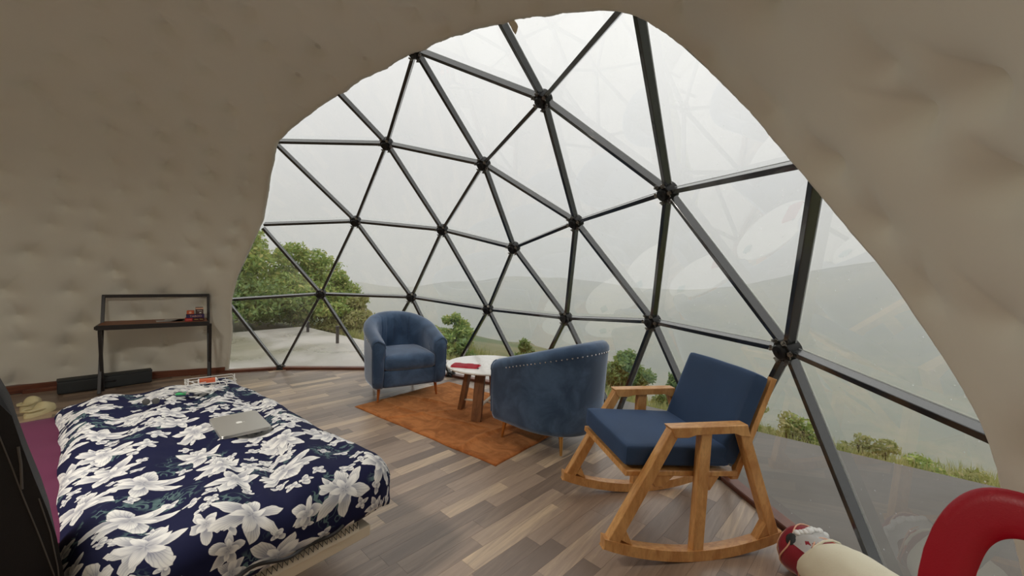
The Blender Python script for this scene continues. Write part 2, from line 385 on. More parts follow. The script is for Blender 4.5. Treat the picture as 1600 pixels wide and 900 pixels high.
def floral():
    """navy cotton printed with white lilies, small blossoms and teal sprigs (uv in metres)"""
    s = NT('floral_cotton'); uv = s.n('ShaderNodeTexCoord').outputs['UV']
    wob = s.n('ShaderNodeTexNoise'); wob.inputs['Scale'].default_value = 9; wob.inputs['Detail'].default_value = 3; s.put(wob.inputs['Vector'], uv)
    off = s.n('ShaderNodeVectorMath', operation='MULTIPLY_ADD'); s.put(off.inputs[0], wob.outputs['Color'])
    off.inputs[1].default_value = (0.045, 0.045, 0); s.put(off.inputs[2], uv)
    uvw = off.outputs[0]
    def flowers(vec, scale, petals, R, sharp, jitter, keep, loc):
        vm = s.mapv(vec, (scale, scale, scale), loc=loc)
        vo = s.n('ShaderNodeTexVoronoi', voronoi_dimensions='2D', feature='F1'); vo.inputs['Scale'].default_value = 1.0
        vo.inputs['Randomness'].default_value = jitter; s.put(vo.inputs['Vector'], vm)
        d = s.n('ShaderNodeVectorMath', operation='SUBTRACT'); s.put(d.inputs[0], vm); s.put(d.inputs[1], vo.outputs['Position'])
        sp = s.n('ShaderNodeSeparateXYZ'); s.put(sp.inputs[0], d.outputs[0])
        cc = s.n('ShaderNodeSeparateColor'); s.put(cc.inputs[0], vo.outputs['Color'])
        # each flower is seen a little from the side: squash along its own axis
        th0 = s.math('MULTIPLY', cc.outputs[0], 2*PI); c0, s0 = s.math('COSINE', th0), s.math('SINE', th0)
        x = s.math('ADD', s.math('MULTIPLY', sp.outputs[0], c0), s.math('MULTIPLY', sp.outputs[1], s0))
        y = s.math('MULTIPLY', s.math('SUBTRACT', s.math('MULTIPLY', sp.outputs[1], c0), s.math('MULTIPLY', sp.outputs[0], s0)), 1.35)
        y = s.math('ADD', y, 0.05)
        r = s.math('SQRT', s.math('ADD', s.math('MULTIPLY', x, x), s.math('MULTIPLY', y, y)))
        th = s.math('ARCTAN2', y, x)
        def petal(turn, scl, np_):
            a = s.math('ADD', s.math('MULTIPLY', th, np_/(2*PI)), s.math('ADD', s.math('MULTIPLY', cc.outputs[1], 5.0), 20.0+turn))
            t = s.math('MULTIPLY', s.math('ABSOLUTE', s.math('SUBTRACT', s.math('FRACT', a), 0.5)), 2.0)
            fl = s.math('FRACT', s.math('MULTIPLY', s.math('SINE', s.math('ADD', s.math('MULTIPLY', s.math('MODULO', s.math('FLOOR', a), float(np_)), 12.9), s.math('MULTIPLY', cc.outputs[0], 78.0))), 43.7))
            edge = s.math('MULTIPLY', s.math('SUBTRACT', 1.0, s.math('MULTIPLY', s.math('POWER', t, sharp), 0.62)), s.math('MULTIPLY', s.math('ADD', 0.70, s.math('MULTIPLY', fl, 0.34)), R*scl))
            k = s.math('DIVIDE', r, edge)
            return k, t
        size = s.math('GREATER_THAN', cc.outputs[2], keep)
        k1, t1 = petal(0.0, 1.0, petals); k2, t2 = petal(0.5, 0.6, petals-1)
        m1 = s.math('MULTIPLY', s.ramp(k1, 1.0, 0.96), size); m2 = s.math('MULTIPLY', s.ramp(k2, 1.0, 0.93), size)
        return m1, m2, k1, t1, k2, t2, th
    base = s.mix(s.noise(uv, 3, 3), (0.0075, 0.009, 0.040), (0.011, 0.014, 0.058))
    # teal sprigs: thin ridges of a noise field in patches
    rg = s.noise(uvw, 17, 2, 0.5, dist=1.5); pt = s.noise(uv, 4.2, 2)
    leaf = s.math('MULTIPLY', s.ramp(s.math('ABSOLUTE', s.math('SUBTRACT', rg, 0.5)), 0.055, 0.025), s.ramp(pt, 0.52, 0.58))
    col = s.mix(leaf, base, s.mix(s.noise(uv, 60, 2), (0.03, 0.075, 0.085), (0.16, 0.24, 0.25)))
    def paint(col, F, w1, w2):
        m1, m2, k1, t1, k2, t2, th = F
        vein = s.math('MULTIPLY', s.ramp(s.math('SINE', s.math('MULTIPLY', th, 58.0)), 0.2, 1.0), 0.22)
        sh1 = s.math('ADD', s.math('MULTIPLY', s.ramp(k1, 0.3, 1.0), 0.8), s.math('MULTIPLY', s.ramp(t1, 0.7, 0.05), 0.25))
        c1 = s.mix(s.math('SUBTRACT', sh1, vein, clamp=True), (0.25, 0.26, 0.33), (0.86, 0.86, 0.83))
        col = s.mix(m1, col, c1)
        sh2 = s.math('ADD', s.math('MULTIPLY', s.ramp(k2, 0.2, 0.8), 0.6), s.math('MULTIPLY', s.ramp(t2, 0.95, 0.3), 0.4))
        c2 = s.mix(s.math('SUBTRACT', sh2, vein, clamp=True), (0.30, 0.31, 0.37), (0.88, 0.875, 0.85))
        return s.mix(m2, col, c2)
    col = paint(col, flowers(uvw, 15.0, 4, 0.55, 1.3, 1.0, 0.50, (3.3, 1.7, 0)), 1, 1)
    col = paint(col, flowers(uvw, 8.2, 5, 0.56, 1.2, 0.95, 0.50, (0.2, 5.1, 0)), 1, 1)
    col = paint(col, flowers(uvw, 4.6, 6, 0.61, 1.1, 0.75, 0.02, (0.37, 0.21, 0)), 1, 1)
    s.pbsdf(col, 0.8, 0, s.bump(s.noise(uv, 300, 2), 0.08, 0.002), spec=0.2)
    return s.m
M_FLORAL = floral()

def leaf_mat(name, a, b, c):
    s = NT(name); isl = s.n('ShaderNodeNewGeometry').outputs['Random Per Island']
    col = s.mix(s.ramp(isl, 0.0, 0.6), a, b); col = s.mix(s.ramp(isl, 0.72, 1.0), col, c)
    p = s.pbsdf(col, 0.55, 0); tl = s.n('ShaderNodeBsdfTranslucent'); s.put(tl.inputs['Color'], s.mix(0.5, col, (0.45, 0.52, 0.14)))
    ms = s.n('ShaderNodeMixShader'); ms.inputs[0].default_value = 0.38; s.put(ms.inputs[1], p.outputs[0]); s.put(ms.inputs[2], tl.outputs[0])
    s.t.links.new(ms.outputs[0], s.out.inputs['Surface'])
    return s.m
M_LEAF = leaf_mat('leaf_green', (0.17, 0.29, 0.075), (0.38, 0.48, 0.14), (0.62, 0.55, 0.20))
M_LEAFD = leaf_mat('leaf_dark', (0.10, 0.18, 0.065), (0.20, 0.30, 0.10), (0.33, 0.37, 0.14))
M_LEAFY = leaf_mat('leaf_dry', (0.26, 0.28, 0.10), (0.40, 0.39, 0.16), (0.50, 0.41, 0.21))
M_BARK = plain('bark', (0.08, 0.055, 0.035), 0.9)
def ground_mat():
    s = NT('hill_soil'); p = s.pos()
    a = s.noise(p, 0.35, 6, 0.65); b = s.noise(p, 0.03, 5, 0.6)
    c = s.mix(s.ramp(a, 0.35, 0.65), (0.09, 0.125, 0.045), (0.19, 0.175, 0.085))
    c = s.mix(s.ramp(b, 0.4, 0.62), c, (0.07, 0.10, 0.05))
    s.pbsdf(c, 0.95); return s.m
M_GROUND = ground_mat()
def deck_mat():
    s = NT('wet_cement_deck'); p = s.pos()
    a = s.noise(p, 0.9, 6, 0.6, dist=0.5); sp = s.n('ShaderNodeSeparateXYZ'); s.put(sp.inputs[0], p)
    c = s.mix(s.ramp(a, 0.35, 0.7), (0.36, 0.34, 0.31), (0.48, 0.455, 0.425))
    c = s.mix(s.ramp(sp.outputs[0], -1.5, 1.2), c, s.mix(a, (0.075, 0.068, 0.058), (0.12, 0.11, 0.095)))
    # damp mossy end of the deck, left of the dome
    damp = s.ramp(s.math('ADD', sp.outputs[1], s.math('MULTIPLY', a, 1.2)), 3.7, 3.1)
    damp = s.math('MULTIPLY', damp, s.ramp(sp.outputs[0], -3.6, -4.4))
    c = s.mix(s.math('MULTIPLY', damp, 0.75), c, (0.20, 0.185, 0.12))
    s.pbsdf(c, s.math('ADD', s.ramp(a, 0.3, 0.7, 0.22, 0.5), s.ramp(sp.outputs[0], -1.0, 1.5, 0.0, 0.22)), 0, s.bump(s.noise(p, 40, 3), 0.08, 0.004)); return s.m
M_DECK = deck_mat()

# ================================================================== THE SETTING
R = 3.5
def hill_height(x, y):
    """land round the deck: a shelf, then a falling slope, then the far side of the valley"""
    d = y-4.3
    left = 1/(1+math.exp((x+3.6)/0.7))              # the bank left of the deck stays high
    h = -0.35-0.32*max(0, d)-0.004*max(0, d)**2*(d < 60)
    if d >= 60: h = -0.35-0.32*d-14.4
    h = max(h, -46+0.02*d)
    hl = -0.25-0.05*max(0, d)-0.006*max(0, d)**2
    if d < 14: h = h*(1-left*0.8)+hl*left*0.8
    dist = math.hypot(x, y)
    far = max(0, dist-110)
    h += far*0.40*(0.75+0.5*noise.noise(Vector((x*0.006, y*0.006, 1.3))))*(0.45+0.75/(1+math.exp(-(x+20)/45)))
    h += 0.25*noise.noise(Vector((x*0.35, y*0.35, 0)))*min(1, max(0, d))
    h += 3.0*noise.noise(Vector((x*0.03, y*0.03, 4)))*min(1, max(0, dist-25)/40)
    if y < 4.3 and x > -7.2: h = min(h, -0.4)
    return h
def terrain():
    rr = [5, 6, 7, 8, 9, 10, 11, 12, 13.5, 15, 17, 19, 21, 24, 27, 30, 34, 38, 43, 48, 54, 60, 68, 76, 85, 95, 107, 120, 135, 150, 168, 188, 210, 235, 262, 290, 320]
    na = 220; P = []
    for r in rr:
        row = []
        for k in range(na):
            a = math.radians(-30+250*k/(na-1)); x, y = r*math.cos(a), r*math.sin(a)
            row.append((x, y, hill_height(x, y)))
        P.append(row)
    mb = MB(); mb.grid(P)
    tag(mb.build('hillside_ground', M_GROUND, smooth=True, angle=180), kind='structure')
terrain()
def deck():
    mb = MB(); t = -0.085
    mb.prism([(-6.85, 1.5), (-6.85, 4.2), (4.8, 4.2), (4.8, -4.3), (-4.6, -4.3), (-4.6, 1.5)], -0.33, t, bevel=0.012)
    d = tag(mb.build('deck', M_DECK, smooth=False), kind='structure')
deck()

# floor: dark underlay disc and single laminate strips
def floor():
    mb = MB(); rf = lambda k: R-0.02 if 2 < k < 46 else R+0.09      # under the window it stops at the rail, elsewhere it runs under the quilted wall
    mb.prism([(rf(k)*math.cos(2*PI*k/96), rf(k)*math.sin(2*PI*k/96)) for k in range(96)], -0.2, -0.006)
    fl = tag(mb.build('floor', M_UNDERLAY, smooth=False), kind='structure')
    ang = math.radians(-5.5); W = 0.095; rows = []
    ca, sa = math.cos(ang), math.sin(ang)
    rr = random.Random(3)
    for i in range(-37, 38):
        x0 = i*W
        if abs(x0)+W/2 >= R-0.03: continue
        lim = math.sqrt((R-0.005)**2-(abs(x0)+W/2)**2)
        y = -lim-rr.uniform(0, 0.4)
        while y < lim:
            ln = rr.choice((0.36, 0.45, 0.54, 0.66)); a, b = max(y, -lim), min(y+ln, lim); y += ln
            if b-a > 0.03: rows.append((x0, (a+b)/2, round(b-a, 4)))
    def seen(p):
        x0, yc, ln = p; wx, wy = x0*ca-yc*sa, x0*sa+yc*ca
        q = CM @ (np.array([wx, wy, 0])-CAM)
        if q[2] < 0.3: return 0
        u, v = 800+FPX*q[0]/q[2], 450+FPX*q[1]/q[2]
        if not (-60 < u < 1660 and v < 960): return 0
        if -0.9 < wx < 1.1 and -1 < wy < 0.85: return 0           # under the bed
        if -0.7 < wx < 0.8 and 2.1 < wy < 3.0: return 0.001*ln     # under the rug
        return ln*CAM[2]/q[2]**3
    rows.sort(key=seen, reverse=True)
    cache = {}
    Rz = Matrix.Rotation(ang, 4, 'Z')
    for x0, yc, ln in rows[:298]:
        if ln not in cache:
            b = MB(); b.box((0, 0, -0.003), (W-0.0008, ln-0.0008, 0.006)); cache[ln] = b.mesh('plank', M_PLANK, False)
        link('plank', cache[ln], fl, Rz @ Matrix.Translation((x0, yc, 0)))
    b = MB()
    for x0, yc, ln in rows[298:]: b.box((x0, yc, -0.003), (W-0.0008, ln-0.0008, 0.006), Rz)
    tag(b.build('plank_field', M_PLANK, fl, False), kind='stuff')
    return fl
floor()

# geodesic frame ---------------------------------------------------
def geodesic():
    th = math.atan(0.5); d = math.radians
    f = lambda la, lo: Vector((math.cos(la)*math.cos(lo), math.cos(la)*math.sin(lo), math.sin(la)))
    top = f(PI/2, 0); up = [f(th, d(18+72*k)) for k in range(5)]; lo = [f(-th, d(54+72*k)) for k in range(5)]; bot = -top
    tris = []
    for k in range(5):
        a, b = up[k], up[(k+1) % 5]
        tris += [(top, a, b), (a, lo[k], b), (lo[(k-1) % 5], lo[k], a), (bot, lo[(k+1) % 5], lo[k])]
    pts = {}; faces = []
    def key(v):
        q = (round(v.x, 4)+0.0, round(v.y, 4)+0.0, round(v.z, 4)+0.0)
        if q not in pts: pts[q] = v
        return q
    n = 4
    for A, B, C in tris:
        g = {}
        for i in range(n+1):
            for j in range(n+1-i):
                v = (A*(n-i-j)+B*i+C*j).normalized(); g[i, j] = key(v)
        for i in range(n):
            for j in range(n-i):
                faces.append((g[i, j], g[i+1, j], g[i, j+1]))
                if i+j < n-1: faces.append((g[i+1, j], g[i+1, j+1], g[i, j+1]))
    return pts, faces
# edge of the liner's opening, as (azimuth, elevation) seen from the dome's centre
EDGE = [(153.2, 0), (152.9, 4), (152.5, 8.2), (152.3, 14.8), (151.2, 19.5), (148.3, 25.5), (145.0, 31.6), (143.1, 37.4), (140.6, 43.1), (138.2, 47.1), (135.5, 48.9), (128.5, 52.1), (116, 55.8), (99.9, 58.1), (85.3, 58.4), (72.3, 57.2), (61.8, 55), (52.3, 51.8), (45.1, 48.6), (41.4, 46.5), (39.6, 44.7), (38.3, 42.5), (37.2, 40.2), (36.5, 37.8), (35.6, 35.5), (34.9, 33.1), (34.1, 30.4), (33.3, 28.4), (32.2, 25.7), (30.9, 23.4), (29.9, 20.9), (28.8, 18.6), (28.2, 17.1), (27.7, 15.5), (27.6, 14.2), (27.4, 12.0), (27.0, 6), (26.8, 0)]
C0 = Vector((math.cos(math.radians(25))*math.cos(math.radians(89)), math.cos(math.radians(25))*math.sin(math.radians(89)), math.sin(math.radians(25))))
UP0 = (Vector((0, 0, 1))-C0*C0.z).normalized(); RT0 = C0.cross(UP0).normalized()
def polar(v):
    v = v.normalized(); rho = math.acos(max(-1, min(1, v.dot(C0))))
    return math.atan2(v.dot(RT0), v.dot(UP0)), rho
def sphv(az, el):
    a, e = math.radians(az), math.radians(el); return Vector((math.cos(e)*math.cos(a), math.cos(e)*math.sin(a), math.sin(e)))
EP = sorted(polar(sphv(*q)) for q in EDGE)
EPX, EPY = [q[0] for q in EP], [q[1] for q in EP]
def edge_rho(phi): return float(np.interp(phi, EPX, EPY))

def window():
    win = tag(link('window_1', None), kind='structure')
    pts, faces = geodesic()
    pts = {k: v for k, v in pts.items() if v.z > -0.02}
    def inside(v, pad):
        phi, rho = polar(v)
        if v.z < -0.01: return False
        if abs(phi) > 2.2: return True
        return rho < edge_rho(phi)+pad
    faces = [f for f in faces if all(k in pts for k in f)]
    use = [f for f in faces if sum(inside(pts[k], 0.02) for k in f) >= 1 and inside((pts[f[0]]+pts[f[1]]+pts[f[2]])/3, 0.075)]
    verts = sorted({k for f in use for k in f}, key=lambda k: tuple(k))
    edges = sorted({tuple(sorted((f[i], f[(i+1) % 3]))) for f in use for i in range(3)})
    nb = {k: [] for k in verts}
    for a, b in edges: nb[a].append(b); nb[b].append(a)
    # panes: one flat triangle of clear film each, just outside the struts
    for f in use:
        a, b, c = [pts[k]*(R+0.030) for k in f]; cen = (a+b+c)/3; nrm = (b-a).cross(c-a).normalized()
        mb = MB(); t = nrm*0.0006
        A = [mb.bm.verts.new(q) for q in (a, b, c)]
        mb.bm.faces.new(A)
        mb.build('pane', M_GLASS, win, False)
    for a, b in edges:
        p, q = pts[a]*R, pts[b]*R; dr = (q-p).normalized()
        base = abs(p.z) < 0.02 and abs(q.z) < 0.02
        if base: continue
        mb = MB(); up = (p+q).normalized()
        ins = [inside((p.lerp(q, i/40)).normalized(), 0.012) for i in range(41)]      # a strut runs only as far as the quilt's edge
        if sum(ins) < 8: continue
        i0 = ins.index(True); i1 = 40-ins[::-1].index(True); Lr = (q-p).length
        p2, q2 = p+dr*max(0.045, Lr*i0/40), q-dr*max(0.045, Lr*(40-i1)/40)
        mb.bar(p2, q2, 0.027, 0.048, 0.002, up=up)
        o = mb.build('strut', M_FRAME, win, True, 30)
        mb = MB(); off = up*0.0245
        mb.bar(p2+off, q2+off, 0.030, 0.004, 0.0, up=up)
        mb.build('sheen_strip', M_SHEEN_STRIP, o, False)
    bolt = None
    for k in verts:
        v = pts[k]; p = v*R
        if not inside(v, -0.006): continue
        q = v.to_track_quat('Z', 'Y').to_matrix().to_4x4(); q.translation = p
        mb = MB(); mb.lathe([(0.012, -0.062), (0.034, -0.060), (0.040, -0.050), (0.040, -0.040), (0.054, -0.038), (0.056, -0.034), (0.056, 0.034), (0.03, 0.036)], 20)
        mb.lathe([(0.010, -0.066), (0.010, -0.06)], 6)
        me = mb.mesh('hub', M_HUB, True, 30); h = link('hub', me, win, q)
        if bolt is None:
            bb = MB(); bb.tube([(0, 0, -0.006), (0, 0, 0.016)], 0.014, 6); bb.tube([(0, 0, 0.012), (0, 0, 0.030)], 0.007, 8)
            bb.box((0.013, 0, 0.02), (0.02, 0.004, 0.012), bevel=0.001, seg=1)
            bolt = bb.mesh('bolt', M_BOLT, True, 30)
        for j in nb[k]:
            d = pts[j]-v; d = (d-v*d.dot(v)).normalized()
            loc = q.inverted() @ (p+d*0.050-v*0.030)
            rot = (q.inverted().to_3x3() @ (-v*0.8+d*0.6)).to_track_quat('Z', 'Y').to_matrix().to_4x4(); rot.translation = loc
            link('bolt', bolt, h, rot)
    # pale label on a strut end and black screws on the pale strips near the closest joint
    return pts
PTS = window()

def base_trim():
    tr = tag(link('trim_1', None), kind='structure')
    for k in range(20):
        a0, a1 = math.radians(18*k), math.radians(18*(k+1))
        if not (10 < 18*k+9 < 172): continue
        p, q = Vector((R*math.cos(a0), R*math.sin(a0), 0)), Vector((R*math.cos(a1), R*math.sin(a1), 0))
        mb = MB(); up = Vector((0, 0, 1)); inn = -(p+q).normalized()
        mb.bar(p+up*-0.005, q+up*-0.005, 0.085, 0.07, 0.006)
        mb.build('base_rail', M_TRIM, tr, False)
base_trim()

# quilted liner ------------------------------------------------------
RL = 3.42
def liner():
    nA, nB = 820, 360
    ph = np.linspace(EPX[0], EPX[-1], nA)
    rho0 = np.interp(ph, EPX, EPY)
    ker = np.ones(5)/5; rs = np.convolve(np.pad(rho0, 2, 'edge'), ker, 'valid'); rho0[3:-3] = rs[3:-3]
    rr = np.random.default_rng(5)
    wob = np.convolve(rr.normal(0, 1, nA+12), np.ones(13)/13, 'valid')*0.0028
    fade = np.clip(np.minimum(np.arange(nA), nA-1-np.arange(nA))/12, 0, 1)
    rho0 = rho0+wob*fade
    c, u, r_ = np.array(C0), np.array(UP0), np.array(RT0)
    T = np.cos(ph)[:, None]*u+np.sin(ph)[:, None]*r_
    tz = T[:, 2]
    rend = np.where(tz > 0, PI-np.arctan2(c[2], np.maximum(tz, 1e-9)), np.arctan2(c[2], -tz))
    rend = np.maximum(rend, rho0+0.0005)
    s = np.linspace(0, 1, nB)
    rho = rho0[:, None]+(rend-rho0)[:, None]*s[None, :]
    D = np.cos(rho)[..., None]*c+np.sin(rho)[..., None]*T[:, None, :]           # unit directions
    az = np.degrees(np.arctan2(D[..., 1], D[..., 0])) % 360
    rad = np.full(D.shape[:2], RL)
    g = np.exp(-((az-182)/20.0)**2); rad += 0.13*g                                 # the wall bows out behind the bed
    D2 = D.reshape(-1, 3); disp = np.zeros(len(D2)); P = D2*RL
    # tufts: staggered rows of buttons that pull the wadding back, each with a slack fold above it
    tufts = []
    for i, el in enumerate(np.arange(2.5, 90, 4.6)):
        n = max(3, int(360*math.cos(math.radians(el))/5.6))
        for k in range(n):
            tufts.append((360*(k+0.5*(i % 2))/n+rr.normal(0, 0.9), el+rr.normal(0, 0.8), rr.uniform(0.45, 1.0), rr.uniform(-0.6, 0.6)))
    for taz, tel, amp, sl in tufts:
        q = np.array(sphv(taz, tel))
        near = np.where(D2 @ q > 0.9975)[0]
        if not len(near): continue
        vv = (D2[near]-q)*RL
        e1 = np.array([-math.sin(math.radians(taz)), math.cos(math.radians(taz)), 0]); e2 = np.cross(q, e1)
        x, y = vv @ e1, vv @ e2
        r2 = x*x+y*y; rr_ = np.sqrt(r2)
        wq = amp*(0.055*np.exp(-r2/0.09**2)+0.055*np.exp(-rr_/0.040))
        fold = amp*0.014*np.exp(-((x-sl*y)/0.022)**2-((y-0.085)/0.07)**2)       # crease running up from the button
        lip = -amp*0.016*np.exp(-((x*0.8)/0.07)**2-((y+0.05)/0.04)**2)          # wadding bulging below it
        disp[near] += wq+fold+lip
    soft = np.array([noise.noise(Vector(q)*1.3) + 0.5*noise.noise(Vector(q)*3.1+Vector((9, 0, 0))) for q in P[::1]]) 
    disp = disp.reshape(rad.shape)+0.016*np.reshape(soft, rad.shape)
    edge = np.clip((rho-rho0[:, None])/0.03, 0, 1)
    lowf = np.clip(D[..., 2]*RL/0.06, 0.15, 1)
    rad = rad+disp*edge*lowf
    X = D*rad[..., None]
    # turned rim: from the glass inwards, then the quilt
    rims = []
    for dr, dro in ((0.055, 0.012), (0.045, -0.003), (0.018, -0.006)):
        ro = rho0+dro; Dr = np.cos(ro)[:, None]*c+np.sin(ro)[:, None]*T
        q = Dr*(RL+dr); q[:, 2] = np.maximum(q[:, 2], 0.0); rims.append(q)
    X = np.concatenate([np.stack(rims, 1), X], 1)
    n2 = X.shape[1]
    idx = np.arange(nA*n2).reshape(nA, n2)
    F = np.stack([idx[:-1, :-1], idx[:-1, 1:], idx[1:, 1:], idx[1:, :-1]], -1).reshape(-1, 4)
    me = bpy.data.meshes.new('wall_liner'); nf = len(F)
    me.vertices.add(nA*n2); me.vertices.foreach_set('co', X.reshape(-1).astype(np.float32))
    me.loops.add(nf*4); me.loops.foreach_set('vertex_index', F.reshape(-1).astype(np.int32))
    me.polygons.add(nf); me.polygons.foreach_set('loop_start', np.arange(0, nf*4, 4, dtype=np.int32)); me.polygons.foreach_set('loop_total', np.full(nf, 4, dtype=np.int32))
    me.update(calc_edges=True); me.materials.append(M_LINER); me.shade_smooth()
    o = link('wall_liner', me)
    tag(o, kind='structure')
    # loose tab of liner at the crown of the opening
    mb = MB(); P = []
    for i in range(6):
        row = []
        for j in range(6):
            v = sphv(60.9-0.40*j-0.5*i/5*(j/5), 55.3-2.2*i/5*(1-0.5*(j/5)**1.5)).normalized()*(3.44+0.012*math.sin(j*1.3+i))
            row.append(v)
        P.append(row)
    mb.grid(P); mb.build('fabric_tab', M_CREAM, o, True)
liner()
def wall_base():
    def ring(name, a0, a1, n):
        mb = MB(); P = []
        for k in range(n):
            a = math.radians(a0+(a1-a0)*k/(n-1)); rl = RL+0.13*math.exp(-(((a0+(a1-a0)*k/(n-1)) % 360-182)/20.0)**2)
            P.append([(math.cos(a)*r_, math.sin(a)*r_, z) for r_, z in ((rl-0.022, -0.002), (rl-0.022, 0.062), (rl-0.012, 0.07), (rl+0.05, 0.07))])
        mb.grid(P); tag(mb.build(name, M_TRIM, None, True, 30), kind='structure')
    ring('baseboard_left', 153.5, 270, 50); ring('baseboard_right', 270, 386, 50)
wall_base()

# fog lying in the valley, outside only
def fog():
    mt = bpy.data.materials.new('valley_fog'); mt.use_nodes = True; t = mt.node_tree; t.nodes.clear()
    v = t.nodes.new('ShaderNodeVolumeScatter'); v.inputs['Color'].default_value = (0.41, 0.395, 0.43, 1); v.inputs['Density'].default_value = FOG_DENSITY
    v.inputs['Anisotropy'].default_value = 0.2
    t.links.new(v.outputs[0], t.nodes.new('ShaderNodeOutputMaterial').inputs['Volume'])
    mb = MB(); n = 48; prof = ((8.2, -60), (8.2, 30), (300, 30), (300, -60))
    mb.grid([[(r*math.cos(2*PI*k/n), r*math.sin(2*PI*k/n), z) for r, z in prof] for k in range(n)], True, True)
    o = mb.build('fog_bank', mt, None, False)
    tag(o, 'pale grey fog filling the valley beyond the deck', 'fog', kind='stuff')
fog()

# ================================================================== FURNITURE
def smooth01(t): t = max(0.0, min(1.0, t)); return t*t*(3-2*t)

def tub_chair(label, loc, rz, legmat):
    t = thing('tub_armchair', label, 'armchair', loc, rz, 'blue velvet tub chairs')
    W, FY, BY = 0.335, 0.30, -0.335          # outer half width, front and back (faces +y)
    path = []
    n1, n2 = 14, 70
    yb = 0.07                                # straight arms to here, then the round back
    for i in range(n1): path.append(Vector((-W, FY+(yb-FY)*i/n1, 0)))
    for i in range(n2+1):
        a = PI*i/n2; e = 2/2.15
        path.append(Vector((-W*math.copysign(abs(math.cos(a))**e, math.cos(a)), yb+(BY-yb)*abs(math.sin(a))**e, 0)))
    for i in range(1, n1+1): path.append(Vector((W, yb+(FY-yb)*i/n1, 0)))
    N = len(path); arc = [0]
    for a, b in zip(path, path[1:]): arc.append(arc[-1]+(b-a).length)
    tot = arc[-1]
    grooves = [tot/2+k*0.105 for k in (-2, -1, 0, 1, 2)] if True else []
    secs = []; tops = []
    for i, p in enumerate(path):
        d = (path[min(N-1, i+1)]-path[max(0, i-1)]).normalized(); inn = Vector((-d.y, d.x, 0))
        if inn.dot(Vector((0, -0.02, 0))-p) < 0: inn = -inn
        back = (FY-p.y)/(FY-BY)
        h = 0.565+0.185*min(1.0, max(0, back))**0.95
        th = 0.100
        gr = -0.014*max(math.exp(-((arc[i]-g)/0.009)**2) for g in grooves)*smooth01((back-0.55)/0.2)
        pf = 0.006*math.sin(arc[i]*9)
        pr = [(0.035, 0.125), (0.008, 0.14), (0.0, 0.17), (-0.006, 0.34), (-0.008, h-0.075), (-0.014, h-0.062), (-0.010, h-0.035), (0.010, h-0.010), (0.035, h), (0.062, h-0.008), (th+0.004, h-0.034), (th+0.012+gr, h-0.075), (th+0.016+gr, h-0.14), (th+0.006+gr*0.8, 0.46), (th+gr*0.5, 0.38), (th, 0.25), (th-0.01, 0.125)]
        rake = 0.10*back**2
        row = []
        for off, z in pr:
            q = p+inn*off; k = max(0, z-0.30)
            q = q+(-inn)*rake*k*0.5; q.z = z; row.append(q)
        secs.append(row); tops.append((p-inn*0.011-inn*rake*(h-0.36)*0.5, h-0.068))
    # rounded arm ends
    for end, sgn in ((0, 1), (-1, 1)):
        row = secs[end]; c = sum(row, Vector())/len(row); ex = []
        for f, dy in ((0.93, 0.020), (0.72, 0.030)): ex.append([c+(q-c)*f+Vector((0, dy, 0)) for q in row])
        if end == 0: secs = ex[::-1]+secs
        else: secs = secs+ex
    mb = MB(); V = mb.grid(secs, closed_v=True)
    mb.bm.faces.new(V[0]); mb.bm.faces.new(V[-1][::-1])
    sh = mb.build('backrest', M_VELVET, t, True, 60)
    # piping along the front face of both arms
    for sx in (-1, 1):
        mb = MB(); row = secs[1] if sx < 0 else secs[-2]
        mb.tube([q+Vector((0, 0.004, 0)) for q in row[2:12]], 0.0055, 6); mb.build('piping', M_VELVET, sh)
    mb = MB(); mb.cushion((0, 0.265, 0.205), (0.53, 0.085, 0.16), r=0.025, puff=0.006, n=8); mb.cushion((0, 0.03, 0.20), (0.50, 0.42, 0.14), r=0.03, puff=0.0, n=6)
    mb.build('seat_base', M_VELVET, t)
    mb = MB(); mb.cushion((0, 0.065, 0.345), (0.485, 0.53, 0.135), r=0.045, puff=0.028, n=14, wob=0.003); c = mb.build('seat_cushion', M_VELVET, t)
    mb = MB(); q = [(-0.24, 0.07), (-0.228, 0.305), (-0.20, 0.329), (0.20, 0.329), (0.228, 0.305), (0.24, 0.07)]
    mb.tube([(x*1.005, y, 0.385) for x, y in q], 0.004, 6); mb.build('piping', M_VELVET, c)
    for x, y in ((-0.262, 0.245), (0.262, 0.245), (-0.19, -0.20), (0.19, -0.20)):
        mb = MB(); mb.tube([(x, y, 0.14), (x*1.05, y*1.07, 0.0)], [0.0165, 0.0085], 14); mb.build('leg', legmat, t)
    # row of nail heads under the rim
    mb = MB(); last = -1
    for i in range(n1-6, N-n1+6):
        (a, za) = tops[i]; (b, zb) = tops[i+1]
        steps = max(1, int(round((b-a).length/0.011)))
        for k in range(steps):
            f = k/steps; s_ = arc[i]+f*(arc[i+1]-arc[i])
            if s_-last < 0.027: continue
            last = s_; q = a.lerp(b, f); mb.sphere((q.x, q.y, za+(zb-za)*f-0.006), 0.0062, 1)
    tag(mb.build('nail_head_row', M_CHROME, t), kind='stuff')
    t.scale = (1.09, 1.09, 1.09)
    return t
tub_chair('blue velvet tub armchair facing the room with its empty seat in view', (-0.99, 2.50, 0.016), math.radians(-20-90), M_LEG_RUGTINT)
tub_chair('blue velvet tub armchair seen from behind with steel nail heads along its rim', (0.90, 2.575, 0.016), math.radians(180-90-6), M_BRASS)

